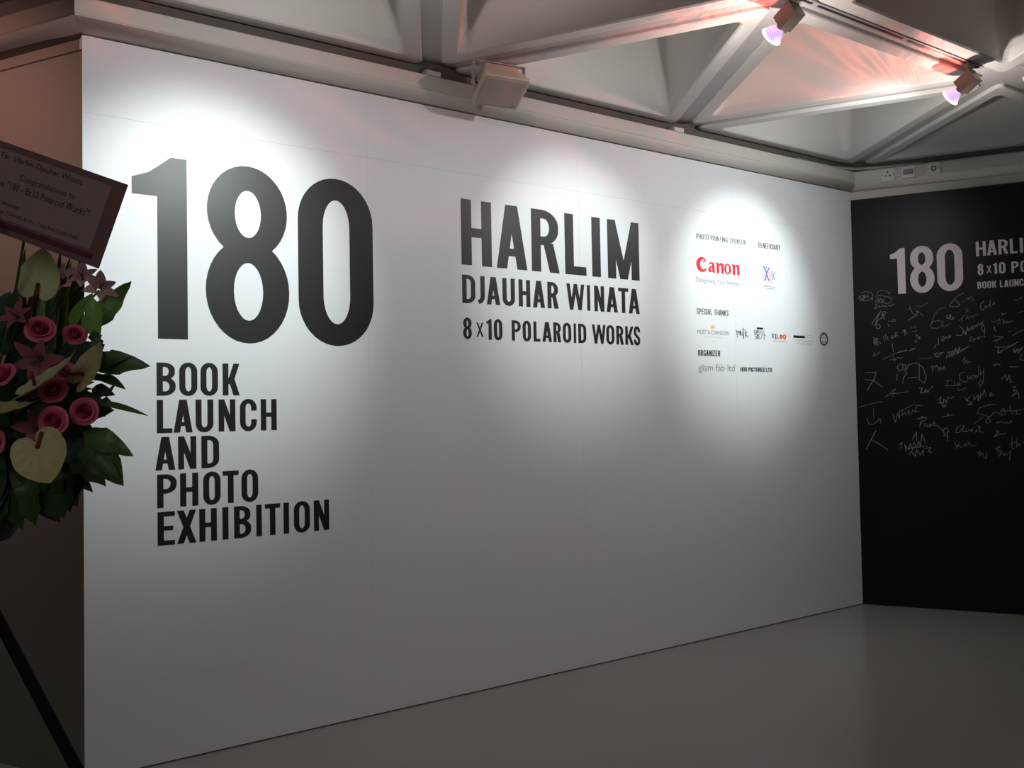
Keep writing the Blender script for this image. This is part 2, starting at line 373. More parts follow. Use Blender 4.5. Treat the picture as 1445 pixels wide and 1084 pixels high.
    if ch == 'Z': return [box2(0, 0, W, t), box2(0, 1-t, W, 1), diag(0, t*.5, W-s*1.1, 1-t*.5, s*1.1)]
    if ch == 'W':
        d = s*.9; q = W/2
        return [diag(q*.5-d/2+.01, 0, 0, 1, d), diag(q*.5-d/2+.01, 0, q-d/2, 1, d), diag(q*1.5-d/2-.01, 0, q-d/2, 1, d), diag(q*1.5-d/2-.01, 0, W-d, 1, d)]
    return []
WD = {'I': .185, 'H': .55, 'L': .44, 'T': .51, 'E': .5, 'F': .47, 'A': .56, 'M': .72, 'N': .54, 'U': .54, 'J': .36, 'D': .53, 'P': .53, 'R': .54, 'B': .54, 'O': .53, '0': .49,
      '8': .48, '1': .30, 'C': .53, 'G': .53, 'S': .51, 'K': .56, 'X': .55, 'x': .4, 'Y': .56, 'Z': .47, 'W': .86, ' ': .24}
def area(p): return sum(p[i][0]*p[(i+1) % len(p)][1] - p[(i+1) % len(p)][0]*p[i][1] for i in range(len(p)))/2
def poly_prism(A, polys, th=0.0012, sx=1, sy=1, ox=0, oy=0, shear=0.0, z0=0.0):
    """extrude filled polygons (with holes) into thin cut vinyl"""
    z00 = z0
    for ip, loops in enumerate(polys):
        z0 = z00 + ip*.00004
        loops = [[(ox + x*sx + shear*y*sy, oy + y*sy) for x, y in l] for l in loops]
        lp = []
        for i, l in enumerate(loops):
            q = [l[0]]
            for p in l[1:]:
                if abs(p[0]-q[-1][0])+abs(p[1]-q[-1][1]) > 1e-6: q.append(p)
            if abs(q[0][0]-q[-1][0])+abs(q[0][1]-q[-1][1]) < 1e-6: q.pop()
            if (area(q) > 0) != (i == 0): q = q[::-1]
            lp.append(q)
        flat = [p for l in lp for p in l]; n = len(flat)
        tris = tessellate_polygon([[Vector((x, y, 0)) for x, y in l] for l in lp])
        v = [(x, y, z0+th) for x, y in flat] + [(x, y, z0) for x, y in flat]; f = []
        for a, b, c in tris:
            ar = (flat[b][0]-flat[a][0])*(flat[c][1]-flat[a][1]) - (flat[c][0]-flat[a][0])*(flat[b][1]-flat[a][1])
            f.append((a, b, c) if ar > 0 else (a, c, b))
        k = 0
        for l in lp:
            m = len(l)
            for i in range(m):
                a, b = k+i, k+(i+1) % m
                f.append((a, a+n, b+n, b))
            k += m
        A.add(v, f)
    return A
def place_letters(name, F, text, spans, z0, z1, s, t, m, label, part='letter', cat='lettering'):
    """every big letter its own piece; spans: (left, right) on the wall in metres"""
    h = z1-z0; e = empty(name, F @ Matrix.Translation((spans[0][0], z0, 0)))
    for ch, (a, b) in zip(text.replace(' ', ''), spans):
        A = poly_prism(Acc(), glyph(ch, (b-a)/h, s, t), sx=h, sy=h)
        link(part, A.mesh(part), m, e, Matrix.Translation((a-spans[0][0], 0, 0.0002)))
    tag(e, label, cat); return e
def auto_spans(text, x0, x1, gap=.10):
    ws = []; x = 0
    for c in text:
        if c != ' ': ws.append((x, x+WD[c]))
        x += WD[c] + gap
    tot = ws[-1][1]; k = (x1-x0)/tot
    return [(x0+a*k, x0+b*k) for a, b in ws]
def line(F, text, x0, x1, z0, z1, s, t, m, label, gap=.10, name='wall_lettering'):
    """small lettering: one printed line"""
    return place_letters(name, F, text, auto_spans(text, x0, x1, gap), z0, z1, s, t, m, label)
def font_polys(A, text, x0, x1, y0, y1, th=0.0008, shear=0.0, z0=0.0, both=True):
    """lettering drawn with the program's own built-in font"""
    cu = bpy.data.curves.new('t', 'FONT'); cu.body = text; cu.resolution_u = 3
    ob = bpy.data.objects.new('t', cu); COL.objects.link(ob)
    bpy.context.view_layer.update()
    me = bpy.data.meshes.new_from_object(ob.evaluated_get(bpy.context.evaluated_depsgraph_get()))
    vs = [v.co.copy() for v in me.vertices]; fs = [tuple(p.vertices) for p in me.polygons]
    bpy.data.objects.remove(ob); bpy.data.curves.remove(cu); bpy.data.meshes.remove(me)
    if not vs: return A
    ax, bx = min(v.x for v in vs), max(v.x for v in vs); ay, by = min(v.y for v in vs), max(v.y for v in vs)
    kx = (x1-x0)/(bx-ax); ky = (y1-y0)/(by-ay)
    nv = [(x0+(v.x-ax)*kx + shear*(v.y-ay)*ky, y0+(v.y-ay)*ky, z0+th) for v in vs]
    return A.add(nv, fs)
def printed(F, text, x0, x1, y0, y1, m, label, shear=0.0, name='wall_lettering', cat='lettering'):
    o = link(name, font_polys(Acc(), text, 0, x1-x0, 0, y1-y0, 0.0006, shear).mesh('print'), m, None, F @ Matrix.Translation((x0, y0, 0.0002)))
    tag(o, label, cat); return o

# ---- white wall
place_letters('giant_numerals', W1, '180', [(.1972, .4325), (.5136, .910), (.9568, 1.3564)], 1.857, 2.671, .158, .132, 'vinyl',
              'giant black numerals 180 at the left of the white wall', part='numeral', cat='numerals')
place_letters('wall_lettering', W1, 'BOOK', [(.2965, .3775), (.3935, .4725), (.487, .565), (.587, .6655)], 1.605, 1.751, .18, .135, 'vinyl',
              'black word BOOK right under the giant numerals')
place_letters('wall_lettering', W1, 'LAUNCH', [(.2965, .362), (.3675, .4498), (.464, .543), (.567, .6438), (.6655, .7445), (.764, .841)], 1.440, 1.586, .18, .135, 'vinyl',
              'black word LAUNCH in the second line under the numerals')
place_letters('wall_lettering', W1, 'AND', [(.289, .3735), (.3865, .4653), (.4885, .5675)], 1.2765, 1.422, .18, .135, 'vinyl',
              'black word AND in the third line under the numerals')
place_letters('wall_lettering', W1, 'PHOTO', [(.296, .379), (.394, .473), (.4952, .573), (.5826, .6567), (.6695, .748)], 1.1115, 1.2575, .18, .135, 'vinyl',
              'black word PHOTO in the fourth line under the numerals')
place_letters('wall_lettering', W1, 'EXHIBITION', [(.297, .370), (.3796, .4632), (.4768, .5548), (.5806, .6075), (.6336, .7129), (.7376, .7638), (.7795, .8529), (.8695, .8966), (.9211, 1.0012), (1.0222, 1.1003)],
              .947, 1.093, .18, .135, 'vinyl', 'black word EXHIBITION, lowest line on the white wall')
place_letters('wall_lettering', W1, 'HARLIM', [(1.8885, 2.0864), (2.1193, 2.3289), (2.362, 2.563), (2.6057, 2.7663), (2.8128, 2.880), (2.9375, 3.197)], 2.311, 2.672, .182, .14, 'vinyl',
              'six tall black capitals at the middle of the white wall, the top line there')
place_letters('wall_lettering', W1, 'DJAUHAR WINATA', [(1.889, 1.9728), (1.9874, 2.0349), (2.048, 2.1368), (2.1543, 2.2383), (2.2653, 2.3457), (2.3643, 2.4498), (2.4701, 2.5491),
              (2.6114, 2.7469), (2.7675, 2.7904), (2.8237, 2.9014), (2.9198, 3.0096), (3.0166, 3.0989), (3.1011, 3.1914)], 2.102, 2.256, .18, .14, 'vinyl',
              'two black words in one line right below the tall capitals, middle of wall')
place_letters('wall_lettering', W1, '8x10 POLAROID WORKS', [(1.8905, 1.946), (1.976, 2.0219), (2.0419, 2.0765), (2.0918, 2.1479), (2.2125, 2.2742), (2.2884, 2.3458), (2.3644, 2.412), (2.4273, 2.496),
              (2.5083, 2.5634), (2.5782, 2.6394), (2.6592, 2.6766), (2.694, 2.7543), (2.8012, 2.9069), (2.9133, 2.9765), (2.9937, 3.0519), (3.067, 3.136), (3.1377, 3.1908)],
              1.906, 2.021, .18, .14, 'vinyl', 'black line reading 8x10 POLAROID WORKS at the middle of the white wall')
line(W1, 'PHOTO PRINTING SPONSOR', 3.7145, 4.200, 2.6265, 2.661, .125, .10, 'vinyl', 'small black line PHOTO PRINTING SPONSOR above the red logo', gap=.17)
line(W1, 'BENEFICIARY', 4.3315, 4.566, 2.621, 2.659, .125, .10, 'vinyl', 'small black word BENEFICIARY above the dancing figures emblem', gap=.17)
line(W1, 'SPECIAL THANKS', 3.700, 4.006, 2.127, 2.1645, .125, .10, 'vinyl', 'small black heading SPECIAL THANKS below the red logo', gap=.17)
line(W1, 'ORGANIZER', 3.7025, 3.914, 1.852, 1.8905, .17, .13, 'vinyl', 'small black heading ORGANIZER near the bottom of the sponsor block', gap=.14)
line(W1, 'HOO PICTURES LTD', 4.110, 4.439, 1.7525, 1.782, .22, .16, 'vinyl', 'bold small black line HOO PICTURES LTD at the sponsor block bottom', gap=.07)
printed(W1, 'Delighting You Always', 3.700, 4.122, 2.330, 2.3700, 'greyprint', 'thin grey slogan directly below the red logo')
printed(W1, 'glam fab ltd', 3.7055, 4.054, 1.737, 1.799, 'greyprint', 'thin grey lowercase words glam fab ltd under the ORGANIZER heading')

# red logo with wedge serifs
def canon():
    A = Acc(); P = []
    # C: thick left bowl, beak at the upper right
    o = arc(.30, .50, .30, .54, 38, 322, 26); i = arc(.37, .52, .165, .36, 318, 60, 22)
    P.append([[(.56, .95), (.50, .80)] + o[2:] + [(.55, .22)] + i + [(.40, .86), (.34, .58)]])
    x = .60
    def a(x): return [[[(x+.02, .60), (x+.10, .72), (x+.24, .76), (x+.34, .66), (x+.35, .12), (x+.40, .02), (x+.28, 0), (x+.24, .06), (x+.10, 0), (x, .12), (x+.02, .30), (x+.12, .44), (x+.22, .48), (x+.22, .60), (x+.14, .64), (x+.10, .56)],
                      [(x+.22, .38), (x+.15, .32), (x+.13, .18), (x+.18, .12), (x+.22, .16)]]]
    def n(x): return [[[(x, .76), (x+.14, .76), (x+.17, .66), (x+.26, .76), (x+.36, .76), (x+.42, .64), (x+.42, .0), (x+.29, 0), (x+.29, .56), (x+.24, .60), (x+.17, .54), (x+.17, 0), (x+.04, 0), (x+.04, .62), (x, .66)]]]
    P += a(.62) + n(1.04) + [[arc(1.68, .38, .19, .40, 0, 360, 24)[:-1], arc(1.68, .38, .075, .30, 0, 360, 20)[:-1]]] + n(1.92)
    return poly_prism(A, P, 0.0008, .180, .0935)
o = link('sponsor_logo', canon().mesh('logo'), 'redprint', None, W1 @ Matrix.Translation((3.707, 2.411, .0002))); tag(o, 'bold red serif logo word at the right of the white wall', 'logo')
# dancing figures
e = empty('dancing_figures_emblem', W1 @ Matrix.Translation((4.35, 2.33, .0002)))
def fig(px, py, k, m, legs=1):
    A = Acc()
    poly_prism(A, [[stroke([(-.30, 1.0), (-.12, .78), (0, .55), (.02, .42), (.16, .15), (.30, .02)], .12)], [stroke([(.32, .95), (.14, .74), (.0, .52), (-.10, .25), (-.18, 0)], .11)], [arc(0, .93, .07, .07, 0, 360, 10)[:-1]]], .0006, k, k)
    link('figure', A.mesh('figure'), m, e, Matrix.Translation((px, py, 0)))
fig(.060, .060, .105, 'blueprint'); fig(.025, .062, .062, 'pinkprint'); fig(.098, .045, .090, 'pinkprint'); fig(.130, .075, .062, 'cyanprint')
A = Acc(); poly_prism(A, [box2(.02, .030, .11, .033), box2(.02, .021, .15, .024), box2(.05, .008, .15, .012)], .0006); link('caption', A.mesh('caption'), 'greyprint', e)
tag(e, 'small emblem of blue and pink dancing figures under BENEFICIARY', 'logo')
# champagne house line
e = empty('crown_logo', W1 @ Matrix.Translation((3.7015, 1.95, .0002)))
link('word', font_polys(Acc(), 'MO\u00cbT & CHANDON', 0, .302, .046, .080).mesh('word'), 'greyprint', e)
A = Acc(); poly_prism(A, [[[(.13, .086), (.166, .086), (.172, .110), (.158, .100), (.148, .114), (.138, .100), (.124, .110)]]], .0006); link('crown', A.mesh('crown'), 'goldprint', e)
link('caption', font_polys(Acc(), 'C H A M P A G N E', .06, .24, .024, .031).mesh('caption'), 'paleprint', e)
A = Acc(); poly_prism(A, [[arc(.149, 0, .0035, .0045, 0, 360, 8)[:-1]]], .0006); link('dot', A.mesh('dot'), 'magprint', e)
tag(e, 'pale grey logo with a small gold crown, first under SPECIAL THANKS', 'logo')
# brush-written milk
A = Acc(); poly_prism(A, [[stroke([(0, .060), (.008, .052), (.012, .020), (.014, .008)], .006)], [stroke([(.012, .045), (.026, .058), (.032, .028)], .006)], [stroke([(.032, .045), (.044, .060), (.050, .022)], .006)],
    [stroke([(.060, .050), (.062, .020)], .006)], [stroke([(.057, .066), (.062, .062)], .005)], [stroke([(.074, .078), (.077, .002)], .007)], [stroke([(.092, .070), (.095, .010)], .005)],
    [stroke([(.112, .052), (.095, .034), (.124, .014)], .006)]], .0006)
o = link('brush_logo', A.mesh('logo'), 'vinyl', None, W1 @ Matrix.Translation((4.076, 1.974, .0002))); tag(o, 'black brush-written word milk, second in the thanks row', 'logo')
# two Chinese characters
A = Acc(); q = .0045
for pts in [[(0, .056), (.022, .056)], [(0, .056), (0, .040)], [(.022, .056), (.022, .040)], [(0, .040), (.022, .040)], [(-.002, .032), (.026, .032)], [(.010, .032), (.004, .018), (.022, .018), (.018, 0), (.008, .002)],
            [(.030, .060), (.030, .030), (.026, 0)], [(.030, .046), (.056, .048), (.052, .038)], [(.034, .056), (.052, .056)], [(.036, .034), (.036, .022), (.052, .022)], [(.034, .028), (.054, .030)], [(.036, .016), (.032, 0)], [(.042, .016), (.044, 0), (.056, .002), (.056, .008)], [(.050, .016), (.054, .012)],
            [(.074, .060), (.066, .034)], [(.074, .048), (.088, .050), (.080, .022), (.066, .002)], [(.072, .034), (.080, .026)], [(.102, .064), (.102, -.004)], [(.102, .036), (.118, .024)]]:
    poly_prism(A, [[stroke(pts, q)]], .0006)
poly_prism(A, [[list(rrect(.028, .066, .094, .080, .003, .003))]], .0006)
o = link('character_logo', A.mesh('logo'), 'vinyl', None, W1 @ Matrix.Translation((4.263, 1.981, .0002))); tag(o, 'two black Chinese characters under a small dark bar, third in the thanks row', 'logo')
# multicoloured letters
e = empty('colourful_logo', W1 @ Matrix.Translation((4.4485, 1.968, .0002)))
for k, (m, P) in enumerate([('cyanprint', [[[(0, .052), (.004, .020), (.014, .018), (.016, .030), (.026, .034), (.016, .040), (.028, .050), (.016, .056), (.004, .056)]]]),
        ('magprint', [rrect_ for rrect_ in [[list(rrect(.032, .042, .050, .054, .005, .005))], [list(rrect(.036, .022, .046, .050, .003, .003))], [list(rrect(.031, .017, .052, .027, .005, .005))]]]),
        ('greenprint', [[stroke([(.062, .052), (.060, .030), (.068, .022), (.080, .030)], .010)]]),
        ('redprint', [[arc(.100, .036, .016, .016, 0, 360, 14)[:-1], arc(.100, .034, .005, .005, 0, 360, 8)[:-1]]]),
        ('orangeprint', [[arc(.138, .038, .020, .017, 0, 360, 16)[:-1], arc(.138, .040, .007, .006, 0, 360, 8)[:-1]], [stroke([(.135, .026), (.148, .016)], .009)]])]):
    link('letter', poly_prism(Acc(), P, .0006).mesh('letter'), m, e)
link('caption', font_polys(Acc(), 'Filo', .016, .060, .000, .0085).mesh('caption'), 'orangeprint', e)
link('caption', font_polys(Acc(), 'Happy Reading', .062, .164, -.002, .0075).mesh('caption'), 'magprint', e)
tag(e, 'multicoloured rounded letters in blue, magenta, green, red and orange', 'logo')
# pen-like bar logo
e = empty('bar_logo', W1 @ Matrix.Translation((4.686, 1.955, .0002)))
A = Acc(); poly_prism(A, [box2(0, .047, .129, .064)], .0006); link('bar', A.mesh('bar'), 'vinyl', e)
A = Acc(); poly_prism(A, [[stroke([(.10, .070), (.20, .0685), (.235, .063)], .0022)], [stroke([(.129, .0525), (.22, .051), (.235, .052)], .0022)]], .0006); link('outline', A.mesh('outline'), 'paleprint', e)
link('caption', font_polys(Acc(), 'OUT OF STOCK', .026, .219, .020, .0305).mesh('caption'), 'greyprint', e)
link('caption', font_polys(Acc(), 'visual comm design', .043, .200, .002, .009).mesh('caption'), 'vinyl', e)
tag(e, 'logo with a solid black bar and thin outline above two tiny grey lines', 'logo')
# round badge
e = empty('round_badge', W1 @ Matrix.Translation((5.0363, 2.0022, .0002)))
link('rim', poly_prism(Acc(), [[arc(0, 0, .0495, .0495, 0, 360, 32)[:-1], arc(0, 0, .0385, .0385, 0, 360, 32)[:-1]]], .0006).mesh('rim'), 'vinyl', e)
A = Acc()
for k in range(5):
    a = 90+72*k; poly_prism(A, [[[(.024*math.cos(R(a)) + .0075*math.cos(R(a+t)), .024*math.sin(R(a)) + .0075*math.sin(R(a+t))) for t in (0, 110, 180, 250)]]], .0006)
poly_prism(A, [[stroke(arc(0, 0, .033, .033, 200, 340, 10), .0022)], [stroke(arc(0, 0, .033, .033, 20, 160, 10), .0022)]], .0006)
link('symbol', A.mesh('symbol'), 'vinyl', e); tag(e, 'small round black ring badge at the far right of the thanks row', 'logo')

# ---- black wall
place_letters('pale_numerals', W2, '180', [(.2659, .3690), (.4002, .5653), (.5841, .7553)], 2.339, 2.682, .158, .132, 'whitevinyl', 'pale numerals 180 on the black wall', part='numeral', cat='numerals')
place_letters('wall_lettering', W2, 'HARLIM', [(.8443, .9087), (.9153, .9795), (.9886, 1.0509), (1.0613, 1.110), (1.124, 1.144), (1.161, 1.240)], 2.575, 2.682, .182, .14, 'whitevinyl', 'pale capitals in the top line beside the pale numerals, black wall')
place_letters('wall_lettering', W2, '8x10 POLAROID', [(.8505, .8881), (.9091, .9400), (.9500, .9750), (.9880, 1.0290), (1.0673, 1.112), (1.123, 1.164), (1.177, 1.212), (1.222, 1.268), (1.279, 1.320), (1.331, 1.372), (1.386, 1.399), (1.413, 1.454)], 2.4370, 2.517, .18, .14, 'whitevinyl', 'pale line starting 8x10 on the black wall, cut by the frame')
line(W2, 'BOOK LAUNCH AND PHOTO EXHIBITION', .8465, 1.737, 2.3380, 2.388, .18, .14, 'whitevinyl', 'smallest pale line, starting BOOK, on the black wall')
